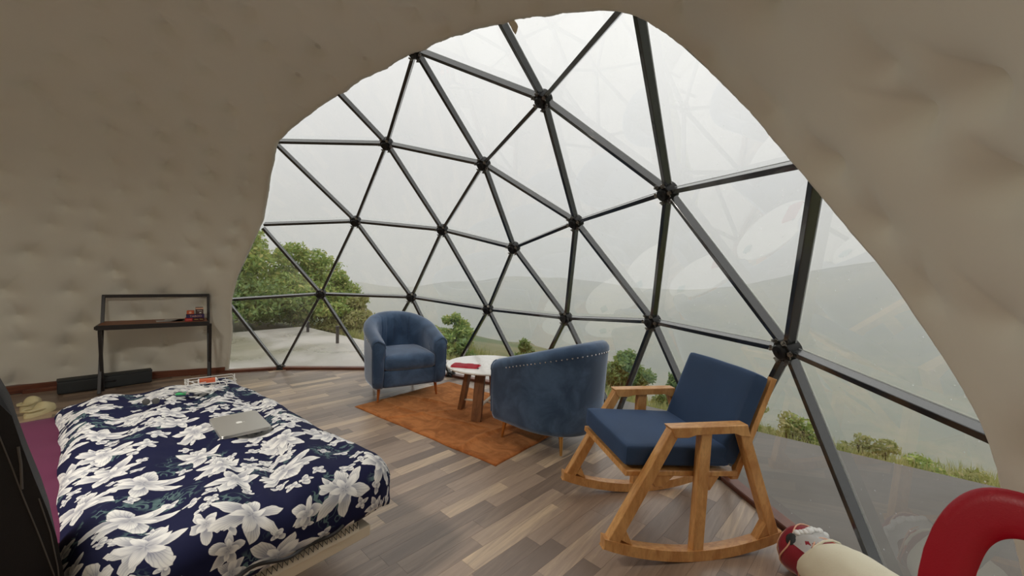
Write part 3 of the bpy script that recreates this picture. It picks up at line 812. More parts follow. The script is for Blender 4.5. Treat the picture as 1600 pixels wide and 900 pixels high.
def coffee_table(loc, rz):
    t = thing('coffee_table', 'round white marble coffee table with slanted brown legs on the rug', 'coffee table', loc, rz)
    mb = MB(); mb.lathe([(0.02, 0.425), (0.352, 0.425), (0.368, 0.429), (0.38, 0.437), (0.38, 0.444), (0.374, 0.45), (0.02, 0.4502)], 64)
    mb.build('tabletop', M_MARBLE, t, True, 25)
    mb = MB(); mb.lathe([(0.25, 0.405), (0.27, 0.405), (0.27, 0.4248), (0.25, 0.4248)], 40, cap=False); mb.build('support_ring', M_TABLEWOOD, t)
    for k in range(4):
        mb = MB(); Mz = rotz(k*PI/2)
        A = [(0.155, -0.043), (0.195, -0.043), (0.195, 0.043), (0.155, 0.043)]; B = [(0.232, -0.043), (0.272, -0.043), (0.272, 0.043), (0.232, 0.043)]
        P = [[Vector((x, y, 0.424)) for x, y in A], [Vector((x, y, 0.0)) for x, y in B]]
        V = mb.grid(P, closed_v=True); mb.bm.faces.new(V[0]); mb.bm.faces.new(V[1][::-1])
        mb._tf([v for r_ in V for v in r_], Mz)
        mb.build('leg', M_TABLEWOOD, t, False)
    for k in range(2):
        mb = MB(); mb.bar((-0.235, 0, 0.09+0.012*k), (0.235, 0, 0.09+0.012*k), 0.03, 0.011, 0.002, M=rotz(k*PI/2)); mb.build('cross_brace', M_WHITEWOOD, t, False)
    return t
coffee_table((0.11, 2.65, 0.014), math.radians(202))
def table_top_bits():
    z = 0.4645
    m_ = thing('red_menu_folder', 'red folded leather folder lying on the round marble table', 'folder', (0.045, 2.43, z), math.radians(28)); m_.scale = (1.25, 1.25, 1.25)
    mb = MB(); mb.prism([(-0.095, -0.058), (0.095, -0.058), (0.10, 0.05), (0.02, 0.062), (-0.09, 0.056)], 0.001, 0.006, bevel=0.0015)
    mb.build('back_cover', M_MENU, m_, False)
    mb = MB(); P = []
    for i in range(9):
        x = -0.095+0.19*i/8; P.append([(x+0.004*j*(i % 2), -0.055+0.11*j/4, 0.0085+0.008*math.sin(PI*j/4)*(0.4+i/8)+0.002*math.sin(i*1.7)) for j in range(5)])
    V = mb.grid(P); r = bmesh.ops.solidify(mb.bm, geom=mb.bm.faces[:], thickness=0.003)
    mb.build('front_cover', M_MENU, m_)
    mb = MB(); mb.box((0.085, -0.045, 0.003), (0.045, 0.02, 0.003)); mb.build('dark_tab', M_DARK, m_, False)
    c = thing('teal_cloth', 'small pale teal folded cloth on the far edge of the marble table', 'cloth', (0.215, 2.90, z), 0.4)
    mb = MB(); mb.cushion((0, 0, 0.011), (0.10, 0.07, 0.02), r=0.009, puff=0.004, n=8, wob=0.004); mb.build('folded_layer', M_TEAL, c)
table_top_bits()

def rug():
    mb = MB(); P = []; nx, ny = 120, 84
    for i in range(nx+1):
        row = []
        for j in range(ny+1):
            u, v = i/nx, j/ny; x = -0.90+1.745*u; y = 1.925+1.20*v
            x += 0.012*noise.noise(Vector((v*5, 0, 1)))*(1 if u < 0.02 or u > 0.98 else 0.3); y += 0.012*noise.noise(Vector((u*6, 3, 1)))*(1 if v < 0.02 or v > 0.98 else 0.3)
            e = min(u, 1-u)*1.745; f = min(v, 1-v)*1.2; k = min(1, min(e, f)/0.02)
            q = Vector((x, y, 0))
            wr = max(0, noise.noise(Vector((x*1.6+y*2.2, y*1.5, 2.0))))*0.035*smooth01((v-0.35)/0.4)
            fold = 0.016*math.exp(-((x+0.42-0.5*(y-1.93))/0.022)**2)*smooth01(0.8-v)+0.010*math.exp(-((y-2.28-0.10*math.sin(x*2.6))/0.020)**2)*smooth01((0.6-x)*2)
            cr = 0.016*math.exp(-((x-0.50-0.05*math.sin(y*5))/0.020)**2)+0.014*math.exp(-((y-2.62-0.22*x)/0.03)**2)*smooth01(-x*2)
            row.append((x, y, 0.0015+0.011*k**0.5+(wr+fold+cr+0.0015*noise.noise(q*30))*k*(0.35 if (x < -0.6) else 1)))
        P.append(row)
    V = mb.grid(P)
    o = mb.build('rug', M_RUG, None, True, 180)
    sol = o.modifiers.new('thick', 'SOLIDIFY'); sol.thickness = 0.006; sol.offset = -1
    tag(o, 'rust orange plush rug with creases under the armchairs and marble table', 'rug')
rug()

def rocking_chair(loc, rz):
    t = thing('rocking_chair', 'wooden rocking chair with navy blue seat and back cushions', 'rocking chair', loc, rz)
    # local +y is forward, x across; profile given as (y, z); the near side frame sits at x = 0
    TH = 0.05
    arcz = lambda s: (s+0.05)**2/2.66
    def plate(name, poly, x0, th=TH, parent=t, mat=M_TEAK, bevel=0.003):
        mb = MB(); mb.prism([(y, z) for y, z in poly], -th/2, th/2, bevel=bevel)
        # prism is in xy along z -> map (x,y,z)->(z + x0, x, y)
        Mx = Matrix(((0, 0, 1, x0), (1, 0, 0, 0), (0, 1, 0, 0), (0, 0, 0, 1)))
        bmesh.ops.transform(mb.bm, matrix=Mx, verts=mb.bm.verts[:])
        return mb.build(name, mat, parent, True, 30)
    for side, x0 in (('near', 0.0), ('far', 0.60)):
        ys = [-0.445+0.91*k/20 for k in range(21)]
        lower = [(y, arcz(y)) for y in ys]; upper = [(y, arcz(y)+0.050) for y in ys[::-1]]
        plate('rocker_runner', lower+upper, x0)
        zf = arcz(0.465)
        plate('front_leg', [(0.470, 0.098), (0.160, 0.632), (0.106, 0.632), (0.404, 0.098)], x0, TH-0.003)
        zr = arcz(-0.445)
        plate('rear_leg', [(-0.447, 0.056), (-0.390, 0.056), (-0.188, 0.600), (-0.220, 0.630), (-0.241, 0.590)], x0, TH-0.002)
        plate('armrest', [(0.172, 0.640), (0.145, 0.592), (0.080, 0.590), (0.040, 0.606), (-0.155, 0.606), (-0.190, 0.587), (-0.240, 0.582), (-0.222, 0.640)], x0, TH+0.012)
        plate('centre_post', [(-0.030, arcz(0)+0.046), (0.026, arcz(0)+0.046), (0.010, 0.608), (-0.046, 0.608)], x0, TH-0.008)
        plate('lower_bracket', [(0.405, zf+0.045), (0.325, arcz(0.325)+0.047), (0.358, 0.170)], x0, TH-0.006)
        plate('rear_bracket', [(-0.395, zr+0.04), (-0.31, arcz(-0.31)+0.047), (-0.362, 0.165)], x0, TH-0.006)
    # seat tray
    fr = thing_part = MB()
    sl = lambda y: 0.365+(y+0.21)/(0.556)*0.035
    fr = plate('seat_frame', [(0.352, sl(0.352)), (0.349, sl(0.349)+0.026), (-0.23, sl(-0.23)+0.026), (-0.23, sl(-0.23))], 0.30, 0.545)
    for x0 in (0.052, 0.548):
        plate('seat_bracket', [(0.24, sl(0.24)), (0.10, sl(0.10)), (0.16, 0.335), (0.2, 0.335)], x0, 0.035)
        plate('seat_bracket', [(-0.02, sl(-0.02)), (-0.14, sl(-0.14)), (-0.09, 0.30), (-0.05, 0.30)], x0, 0.035)
        plate('back_rail', [(-0.205, 0.345), (-0.242, 0.345), (-0.430, 0.832), (-0.402, 0.842)], x0, 0.03)
    for f in (0.3, 0.62, 0.93):
        y, z = -0.232-0.187*f, 0.352+0.482*f
        mb = MB(); mb.bar((0.04, y, z), (0.56, y, z), 0.018, 0.05, 0.002, up=(0, -0.36, 0.93)); mb.build('back_slat', M_TEAK, t, True, 30)
    mb = MB(); ang = math.atan2(0.035, 0.556)
    mb.cushion((0, 0, 0), (0.525, 0.545, 0.10), Matrix.Translation((0.30, 0.078, 0.4735)) @ Matrix.Rotation(ang, 4, 'X'), r=0.016, puff=0.008, n=14, wob=0.002)
    mb.build('seat_cushion', M_NAVY, t, True, 50)
    bt = math.atan2(0.188, 0.483)
    mb = MB(); mb.cushion((0, 0, 0), (0.53, 0.085, 0.46), Matrix.Translation((0.30, -0.262, 0.640)) @ Matrix.Rotation(bt, 4, 'X'), r=0.016, puff=0.006, n=14, wob=0.002, seed=3)
    mb.build('back_cushion', M_NAVY, t, True, 50)
    return t
# forward is (-.666,-.746); side (near->far) is (-.746,.666)
RK = rocking_chair((2.123, 1.87, 0), math.atan2(-0.746, -0.666)-PI/2)

def desk():
    fl, fr_ = Vector((-2.93, 0.435, 0)), Vector((-2.725, 1.272, 0))
    x = (fr_-fl).normalized(); y = Vector((-x.y, x.x, 0)); Wd = (fr_-fl).length; D = 0.375
    rz = math.atan2(x.y, x.x)
    t = thing('writing_desk', 'small writing desk with black metal frame and brown top against the quilted wall', 'desk', tuple(fl), rz)
    Z = 0.675
    mb = MB(); mb.box((Wd/2, D/2, Z-0.006), (Wd-0.02, D-0.01, 0.014), bevel=0.002); mb.build('desktop', M_DESKTOP, t, False)
    mb = MB()
    mb.bar((0, 0, Z-0.022), (Wd, 0, Z-0.022), 0.02, 0.046, 0.002); mb.bar((0, D, Z-0.022), (Wd, D, Z-0.022), 0.02, 0.03, 0.002)
    for xx in (0.0, Wd): mb.bar((xx, 0, Z-0.024), (xx, D, Z-0.024), 0.025, 0.03, 0.002)
    mb.build('apron_frame', M_DESKMETAL, t, False)
    for xx in (0.012, Wd+0.006):
        mb = MB(); mb.bar((xx, D-0.02, 0.935), (xx, 0.05, 0.0), 0.026, 0.034, 0.002, up=(0, 1, 0.4)); mb.build('long_leg', M_DESKMETAL, t, False)
        mb = MB(); mb.bar((xx+0.012, 0.02, Z-0.03), (xx+0.012, 0.165, 0.0), 0.026, 0.034, 0.002, up=(0, 1, 0.4)); mb.build('short_leg', M_DESKMETAL, t, False)
    mb = MB(); mb.bar((0.0, D-0.02, 0.935), (Wd+0.018, D-0.02, 0.935), 0.026, 0.032, 0.002); mb.build('top_bar', M_DESKMETAL, t, False)
    B = Matrix.Translation(fl) @ rotz(rz)
    def at(px, py, pz=Z+0.002): return tuple(B @ Vector((px, py, pz)))
    # papers
    for k, (px, py, a) in enumerate(((0.53, 0.17, 0.1), (0.585, 0.19, -0.2))):
        mb = MB(); mb.prism([(-0.10, -0.07), (0.10, -0.07), (0.10, 0.07), (-0.10, 0.07)], 0, 0.0015)
        s_ = MB(); P = [[(-0.105+0.21*i/6, -0.074+0.148*j/4, 0.0015+0.0015*max(0, math.sin(i*0.9+k))*(j/4)) for j in range(5)] for i in range(7)]
        s_.grid(P); bmesh.ops.solidify(s_.bm, geom=s_.bm.faces[:], thickness=-0.0010); mb.bm.free()
        o = s_.build('paper_sheet', M_PAPER, None, True); o.location = at(px, py, Z+0.0020+k*0.0035); o.rotation_euler = (0, 0, rz+a)
        tag(o, ('white sheet of paper lying flat on the desk under another sheet', 'white sheet of paper with a lifted edge, topmost on the desk')[k], 'paper')
    def box(name, label, mat, size, px, py, z0, a=0.0, cat='game box'):
        q = thing(name, label, cat, at(px, py, z0), rz+a)
        mb = MB(); mb.box((0, 0, size[2]/2), size, bevel=0.002, seg=1); mb.build('carton', mat, q, False)
        return q
    fr3 = lambda size, dx=0.0, dz=0.0: Matrix.Translation((dx, -size[1]/2-0.0006, size[2]/2+dz)) @ Matrix.Rotation(PI/2, 4, 'X')
    s1 = (0.165, 0.10, 0.030); q = box('card_game', 'flat maroon and red game box, lowest of the stack on the desk', M_MAROON, s1, Wd-0.115, 0.13, Z+0.002)
    mb = MB(); mb.box((-0.052, 0, 0.015), (0.063, 0.102, 0.031), bevel=0.001, seg=1); mb.build('red_band', M_REDBOX, q, False)
    text('Game', 0.020, M_PEACH, q, fr3((0, 0.102, 0.030), -0.052))
    def scrawl(parent, mat, Mx, w_, h_, n, r):       # lettering too small to read in the photograph
        g = MB(); g.tube([(-w_/2+w_*i/(n*4), h_/2*math.sin(i*PI/2+0.7*math.sin(i*1.9)), 0.0002) for i in range(n*4+1)], r, 5, M=Mx); g.build('small_print', mat, parent)
    scrawl(q, M_YELLOW, fr3(s1, 0.012), 0.034, 0.009, 4, 0.0014); scrawl(q, M_YELLOW, fr3(s1, 0.056), 0.030, 0.009, 4, 0.0014)
    s2 = (0.155, 0.10, 0.037); q = box('card_game', 'violet game box with peach lettering, second in the stack on the desk', M_PURPLEBOX, s2, Wd-0.112, 0.13, Z+0.0335, 0.03)
    text('TABOO', 0.030, M_PEACH, q, fr3(s2, 0.004))
    s3 = (0.062, 0.06, 0.040); q = box('snack_carton', 'small orange carton on top of the violet game box', M_ORANGE, s3, Wd-0.152, 0.13, Z+0.072, -0.08, 'carton')
    mb = MB(); mb.lathe([(0.012, 0), (0.012, 0.001)], 12, fr3(s3)); mb.build('pale_emblem', M_PEACH, q, False)
    s4 = (0.066, 0.075, 0.072); q = box('card_game', 'brown upright game box with white lettering stacked beside the orange carton', M_BROWNBOX, s4, Wd-0.076, 0.13, Z+0.072, 0.05)
    mb = MB(); mb.box((0, 0, 0.062), (0.067, 0.076, 0.016), bevel=0.001, seg=1); mb.build('peach_lid', M_PEACH, q, False)
    scrawl(q, M_PAPER, fr3(s4, 0, 0.002), 0.042, 0.010, 4, 0.0015)
    mb = MB(); mb.box((0.006, -0.0377, 0.016), (0.018, 0.0008, 0.010)); mb.build('white_panel', M_PAPER, q, False)
desk()

def long_case():
    p, q = Vector((-3.18, 0.20, 0)), Vector((-3.13, 0.88, 0)); d = (q-p)
    t = thing('long_case', 'long dark grey fabric case on the floor below the desk', 'case', tuple((p+q)/2), math.atan2(d.y, d.x))
    Lr = d.length
    mb = MB(); mb.cushion((0, 0.06, 0.066), (Lr, 0.12, 0.125), r=0.014, puff=0.004, n=10, wob=0.003); mb.build('case_body', M_CASE, t)
    mb = MB(); mb.cushion((0, 0.06, 0.1315), (Lr+0.006, 0.126, 0.018), r=0.006, puff=0.002, n=6); mb.build('lid', M_CASE, t)
    mb = MB(); mb.tube([(-0.06, -0.002, 0.075), (-0.05, -0.02, 0.082), (0.05, -0.02, 0.082), (0.06, -0.002, 0.075)], 0.006, 8); mb.build('handle', M_DARK, t)
long_case()

def clog(label, loc, rz):
    t = thing('clog_shoe', label, 'shoe', loc, rz, 'pair of cream clogs')
    mb = MB(); P = []
    n = 16
    for i in range(n+1):
        f = i/n; y = -0.125+0.25*f
        w_ = 0.047*math.sqrt(max(0.02, 1-((f-0.55)/0.56)**2))*(0.85+0.3*f)
        top = 0.028 if f < 0.42 else 0.03+0.055*smooth01((f-0.42)/0.22)*(1-smooth01((f-0.62)/0.5)*0.85)
        row = []
        for k in range(13):
            a = PI*k/12; row.append((w_*math.cos(a)*1.0, y, 0.02+(top-0.0)*math.sin(a)**0.7*(0.9)))
        P.append([(w_*0.95, y, 0)]+row+[(-w_*0.95, y, 0)])
    V = mb.grid(P); mb.bm.faces.new(V[0][::-1]); mb.bm.faces.new(V[-1])
    mb.build('upper', M_CREAMFOAM, t, True, 60)
    mb = MB(); mb.prism([(0.052*math.cos(2*PI*k/24)*(0.85+0.2*math.sin(2*PI*k/24)), 0.13*math.sin(2*PI*k/24)) for k in range(24)], 0, 0.022, bevel=0.004); mb.build('sole', M_CREAMFOAM, t, True, 40)
    mb = MB(); mb.tube([(-0.046, -0.005, 0.05), (-0.045, -0.07, 0.058), (-0.025, -0.122, 0.06), (0.025, -0.122, 0.06), (0.045, -0.07, 0.058), (0.046, -0.005, 0.05)], 0.008, 8); mb.build('heel_strap', M_CREAMFOAM, t)
    mb = MB()
    for x, y, z in ((0, 0.05, 0.082), (-0.02, 0.065, 0.07), (0.02, 0.065, 0.07), (0, 0.085, 0.066), (-0.016, 0.09, 0.056), (0.016, 0.09, 0.056)): mb.sphere((x, y, z), 0.0055, 1)
    tag(mb.build('vent_hole', M_GREYPL, t), kind='stuff')
clog('cream clog with vent holes nearest the purple sheet, beyond the bed', (-2.60, 0.06, 0), 0.9)
clog('cream clog with vent holes nearest the brown skirting, beyond the bed', (-2.86, 0.02, 0), 1.2)

# ------------------------------------------------------------------ the bed and what lies on it
BX0, BX1, BY0, BY1 = -0.86, 1.10, -1.10, 0.81
def bed():
    t = thing('double_bed', 'low white double bed with purple sheet under the navy floral quilt', 'bed', (0.12, -0.15, 0))
    Mi = Matrix.Translation((-0.12, 0.15, 0))
    mb = MB(); mb.box(((BX0+BX1)/2, (BY0+BY1)/2, 0.223), (BX1-BX0, BY1-BY0, 0.046), Mi, bevel=0.004); mb.build('bed_platform', M_WHITEWOOD, t, False)
    for x in (BX0+0.3, BX1-0.32):
        for y in (BY0+0.25, BY1-0.35):
            mb = MB(); mb.box((x, y, 0.100), (0.09, 0.09, 0.200), Mi, bevel=0.004); mb.build('leg', M_DARK, t, False)
    mb = MB(); mb.cushion(((BX0+BX1)/2, (BY0+BY1)/2-0.01, 0.342), (BX1-BX0-0.08, BY1-BY0-0.05, 0.19), Mi, r=0.06, puff=0.006, n=30, wob=0.004); mb.build('mattress', M_PURPLE, t)
    return t
bed()
QT = 0.505
def quilt():
    # flat part, then a rounded edge all round; u runs along x, v along y, both in metres of cloth
    ax0, ax1, ay0, ay1 = -0.74, 1.005, 0.145, 0.82
    rr = 0.115
    def prof(e, drop):
        """distance out and down along the edge: quarter round, straight drop, small hem curl"""
        q = rr*PI/2
        if e < q: return rr*math.sin(e/rr), rr*(1-math.cos(e/rr))
        s_ = e-q; straight = max(0.0, drop-rr-0.02)
        if s_ < straight: return rr, rr+s_
        a = (s_-straight)/0.02
        a = min(a, PI)
        return rr-0.02*(1-math.cos(a)), rr+straight+0.02*math.sin(a)
    q = rr*PI/2
    def axis(lo, hi, dlo, dhi, n):
        a = [lo-(q+max(0, dlo-rr-0.02)+0.02*PI)*(1-k/14) for k in range(14)]
        b = [lo+(hi-lo)*k/n for k in range(n+1)]
        c = [hi+(q+max(0, dhi-rr-0.02)+0.02*PI)*(k+1)/14 for k in range(14)]
        return a+b+c
    DN, DF, DH, DL = 0.200, 0.235, 0.10, 0.25      # near side, foot, head edge, far side
    U = axis(ax0, ax1, DL, DN, 120); V = axis(ay0, ay1, DH, DF, 54)
    P, UV = [], []
    for u in U:
        row = []
        for v in V:
            cu, cv = min(max(u, ax0), ax1), min(max(v, ay0), ay1)
            du, dv = u-cu, v-cv; e = math.hypot(du, dv)
            mu = (q+max(0, (DN if du > 0 else DL)-rr-0.02)+0.02*PI); mv = (q+max(0, (DF if dv > 0 else DH)-rr-0.02)+0.02*PI)
            z = QT; x, y = cu, cv
            if e > 1e-9:
                wu, wv = abs(du)/e, abs(dv)/e
                drop = (DN if du > 0 else DL)*wu*wu+(DF if dv > 0 else DH)*wv*wv
                mmax = 1/math.sqrt((wu/mu)**2+(wv/mv)**2)
                full = max(abs(du)/mu, abs(dv)/mv)*(q+max(0, drop-rr-0.02)+0.02*PI)
                o, dz = prof(full, drop); x += o*du/e; y += o*dv/e; z -= dz
                k = min(1, full/0.3)
                wv_ = 0.008*math.sin(u*17+v*9)+0.014*noise.noise(Vector((u*5, v*5, 2)))
                x += du/e*wv_*k; y += dv/e*wv_*k
                if du > 0: x += 0.02*k
            # stuffed quilting: soft waves across the bed and slack wrinkles near the near corner
            top = 1.0 if e < 1e-9 else max(0, 1-e/0.12)
            p = Vector((u, v, 0))
            pf = 0.015*math.sin((v+0.25*u+0.05*noise.noise(p*3))*2*PI/0.27)+0.012*noise.noise(p*3.4)+0.006*noise.noise(p*9+Vector((3, 1, 0)))
            cr = -0.018*math.exp(-((v-0.60-0.10*math.sin(u*3+1))/0.022)**2)*smooth01((u-0.35)/0.3)
            cr -= 0.016*math.exp(-((v-0.34-0.14*math.sin(u*2.2))/0.02)**2)*smooth01((u+0.1)/0.4)
            z += (pf+cr)*(0.35+0.65*top)*(1 if z > QT-0.09 else 0.2)
            y -= 0.085*smooth01((x+0.74)/1.8)*max(0, min(1, (ay1-v)/(ay1-ay0)))      # the head edge lies askew
            row.append((x, y, max(z, 0.264 if (x > BX0+0.02 and x < BX1 and y < BY1-0.02) else 0.235))); UV.append((u, v))
        P.append(row)
    nu, nv = len(U), len(V)
    me = bpy.data.meshes.new('floral_quilt')
    F = [(i*nv+j, (i+1)*nv+j, (i+1)*nv+j+1, i*nv+j+1) for i in range(nu-1) for j in range(nv-1)]
    me.from_pydata([p for r_ in P for p in r_], [], F); me.update(); me.shade_smooth()
    ul = me.uv_layers.new(name='cloth')
    idx = np.empty(len(me.loops), dtype=np.int32); me.loops.foreach_get('vertex_index', idx)
    ul.data.foreach_set('uv', np.array(UV, dtype=np.float32)[idx].ravel())
    me.materials.append(M_FLORAL)
    t = thing('floral_quilt', 'thick navy quilt printed with large white lilies spread over the bed', 'quilt', (0.15, 0.48, 0.26))
    o = link('quilt_cover', me, t, Matrix.Translation((-0.15, -0.48, -0.26)))
    # zigzag edging along the near hem
    mb = MB(); zz = MB(); n = 90
    x = BX1-0.012
    pts = [(x+0.002*math.sin(k*0.4), -0.05+0.80*k/n, 0.262) for k in range(n+1)]
    mb.grid([[(px+0.028, py, 0.252), (px+0.024, py, 0.262), (px, py, 0.290), (px-0.02, py, 0.30), (px-0.03, py, 0.285), (px, py, 0.252)] for px, py, _ in pts], closed_v=True)
    b = mb.build('hem_band', M_WHITEWOOD, t); b.matrix_local = Matrix.Translation((-0.15, -0.48, -0.26))
    zz.tube([(px+(0.027 if k % 2 else 0.012), py, 0.266 if k % 2 else 0.282) for k, (px, py, _) in enumerate(pts)], 0.0022, 5)
    z_ = zz.build('zigzag_stitch', M_DARK, b)
    mb = MB(); P = [Vector((BX1+0.045+0.012*math.sin(k*0.7), -0.12+0.78*k/40, 0.325+0.012*math.sin(k*0.33))) for k in range(41)]
    mb.tube(P, 0.007, 6); h = mb.build('seam_piping', M_DARK, t); h.matrix_local = Matrix.Translation((-0.15, -0.48, -0.26))
    return P
quilt()

def laptop():
    c = [Vector((0.119, 0.513, 0)), Vector((0.198, 0.697, 0)), Vector((0.494, 0.662, 0)), Vector((0.421, 0.477, 0))]
    cen = sum(c, Vector())/4; x = (c[2]-c[1]).normalized(); rz = math.atan2(x.y, x.x)
    t = thing('closed_laptop', 'closed silver laptop with a white logo lying on the floral quilt', 'laptop', (cen.x, cen.y, QT+0.016), rz)
    W, D = 0.300, 0.202
    rrp = lambda w_, d_, r: [(sx*(w_/2-r)+r*math.cos(a0+PI/2*k/5), sy*(d_/2-r)+r*math.sin(a0+PI/2*k/5)) for sx, sy, a0 in ((1, 1, 0), (-1, 1, PI/2), (-1, -1, PI), (1, -1, 3*PI/2)) for k in range(6)]
    mb = MB(); mb.prism(rrp(W, D, 0.012), 0.0, 0.009, bevel=0.003); mb.build('base', M_ALU, t, True, 30)
    mb = MB(); mb.prism(rrp(W, D, 0.012), 0.0095, 0.0145, bevel=0.002); lid = mb.build('lid', M_ALU, t, True, 30)
    mb = MB()
    body = []
    for k in range(48):
        a = 2*PI*k/48; r = 0.0145*(1+0.06*math.cos(2*a)); y = r*math.sin(a)*1.02; xx = r*math.cos(a)*1.0
        if math.sin(a) > 0.6: y -= 0.0028*math.exp(-(xx/0.0045)**2)
        if math.sin(a) < -0.6: y += 0.0020*math.exp(-(xx/0.004)**2)
        d = math.hypot(xx-0.0185, y-0.001)
        if d < 0.0080: xx = 0.0185-math.sqrt(max(0, 0.0080**2-(y-0.001)**2))
        body.append((xx, y))
    Ml = Matrix.Translation((0.0, -0.002, 0.0146)) @ rotz(0)
    mb.prism(body, 0, 0.0005, Ml)
    mb.prism([(0.0005, 0.0150), (0.001, 0.0185), (0.0035, 0.0215), (0.0065, 0.0225), (0.0062, 0.0190), (0.004, 0.0160)], 0, 0.0005, Ml)
    mb.build('logo', M_LOGO, lid, False)
laptop()

def bed_bits():
    zq = QT+0.018
    # shallow white wire tray with upright corner pegs, holding small things
    t = thing('wire_tray', 'white wire tray with thin upright pegs on the far end of the quilt', 'tray', (-0.62, 0.72, zq), math.radians(80))
    mb = MB(); rect = [(-0.13, -0.09), (0.13, -0.09), (0.13, 0.09), (-0.13, 0.09)]
    for z in (0.004, 0.022): mb.tube([(x, y, z) for x, y in rect], 0.0022, 6, closed=True)
    for k in range(7): mb.tube([(-0.13+0.26*k/6, -0.09, 0.004), (-0.13+0.26*k/6, 0.09, 0.004)], 0.0016, 5)
    mb.build('wire_base', M_WHITE, t)
    for x, y in ((-0.12, -0.085), (0.12, -0.085)):
        mb = MB(); mb.tube([(x, y, 0.0), (x, y, 0.062)], 0.0032, 8); mb.build('peg', M_WHITE, t)
    b = thing('medicine_box', 'small orange and white carton lying in the wire tray on the quilt', 'carton', (-0.61, 0.70, zq+0.008), math.radians(75))
    mb = MB(); mb.box((0, 0, 0.012), (0.10, 0.055, 0.024), bevel=0.002, seg=1); mb.build('carton', M_WHITE, b, False)
    mb = MB(); mb.box((0, 0, 0.0135), (0.085, 0.0555, 0.0215), bevel=0.001, seg=1); mb.build('orange_label', M_ORANGE, b, False)
    p = thing('tissue_packet', 'crumpled pale packet lying in front of the wire tray on the quilt', 'packet', (-0.44, 0.62, zq+0.002), 0.5)
    mb = MB(); mb.cushion((0, 0, 0.009), (0.11, 0.075, 0.016), r=0.007, puff=0.003, n=10, wob=0.006); mb.build('wrapper', M_PAPER, p)
    g = thing('green_lighter', 'small bright green lighter beside the pale packet on the quilt', 'lighter', (-0.44, 0.53, zq+0.008), 0.9)
    mb = MB(); mb.tube([(-0.03, 0, 0), (0.022, 0, 0)], 0.0095, 10); mb.build('body', M_GREEN, g)
    mb = MB(); mb.tube([(0.022, 0, 0), (0.034, 0, 0)], 0.008, 10); mb.build('metal_cap', M_CHROME, g)
    mb = MB(); P = []
    for k in range(90):
        a = k*0.16; P.append((-0.50+0.16*math.cos(a*0.9)*(0.5+0.5*math.sin(k*0.021))+0.05*math.sin(a*2.3), 0.63+0.14*math.sin(a)*(0.6+0.4*math.cos(k*0.05)), zq+0.012+0.010*abs(math.sin(k*0.23))))
    mb.tube(P, 0.0026, 6); o = mb.build('charging_cable', M_WHITE); tag(o, 'thin white charging cable looped round the packet and tray on the quilt', 'cable')
    mb = MB(); P = [(-0.40+0.02*math.sin(k*0.5), 0.44+0.008*k, zq+0.008+0.02*math.sin(PI*k/14)) for k in range(15)]
    mb.tube(P, 0.0024, 6); o = mb.build('earphone_cord', M_GREYPL); tag(o, 'short dark cord arching over the quilt beside the green lighter', 'cord')
    h = thing('sunglasses', 'dark grey sunglasses standing on the far edge of the quilt', 'sunglasses', (-0.36, 0.375, zq-0.002), 1.15); h.scale = (0.62, 0.62, 0.62)
    for x in (-0.033, 0.033):
        mb = MB(); mb.lathe([(0.003, -0.003), (0.025, -0.003), (0.029, 0), (0.025, 0.003), (0.003, 0.003)], 24, Matrix.Translation((x, 0, 0.029)) @ Matrix.Rotation(PI/2, 4, 'X')); mb.build('lens', M_GREYPL, h)
        mb = MB(); mb.tube([(x*1.85, 0, 0.036), (x*1.9, 0.10, 0.034), (x*1.8, 0.14, 0.012)], 0.0026, 6); mb.build('temple', M_DARK, h)
    mb = MB(); mb.tube([(-0.007, 0, 0.034), (0, 0, 0.038), (0.007, 0, 0.034)], 0.003, 6); mb.build('bridge', M_DARK, h)
bed_bits()

def black_bag():
    t = thing('black_bag', 'black padded bag with pale seams standing on the purple sheet', 'bag', (0.86, -0.30, 0.446))
    Mi = Matrix.Translation((-0.86, 0.30, -0.446))
    prof = [(-0.040, 0.448), (-0.043, 0.474), (-0.055, 0.58), (-0.070, 0.66), (-0.093, 0.76), (-0.112, 0.85), (-0.126, 0.925), (-0.150, 1.00), (-0.20, 1.05), (-0.36, 1.05), (-0.42, 1.00), (-0.47, 0.75), (-0.49, 0.448)]
    Mx = Matrix(((0, 0, 1, 0.86), (1, 0, 0, 0), (0, 1, 0, 0), (0, 0, 0, 1)))
    mb = MB(); mb.prism(prof, -0.13, 0.13, bevel=0.014); mb._tf(mb.bm.verts[:], Mi @ Mx)
    mb.build('bag_body', M_BLACKFAB, t, True, 40)
    for pts, r in (([(-0.150, 0.90), (-0.128, 0.80), (-0.111, 0.717), (-0.085, 0.60), (-0.061, 0.484), (-0.058, 0.46)], 0.0016), ([(-0.117, 0.845), (-0.113, 0.80), (-0.112, 0.735)], 0.0030), ([(-0.085, 0.70), (-0.066, 0.60), (-0.054, 0.50), (-0.052, 0.465)], 0.0016)):
        mb = MB(); mb.tube([(0.991, y, z) for y, z in pts], r, 6, M=Mi); mb.build('piped_seam', M_SEAM, t)
    mb = MB(); mb.tube([(0.80, -0.28, 1.04), (0.82, -0.28, 1.11), (0.90, -0.28, 1.11), (0.92, -0.28, 1.04)], 0.010, 8, M=Mi); mb.build('carry_handle', M_BLACKFAB, t)
black_bag()

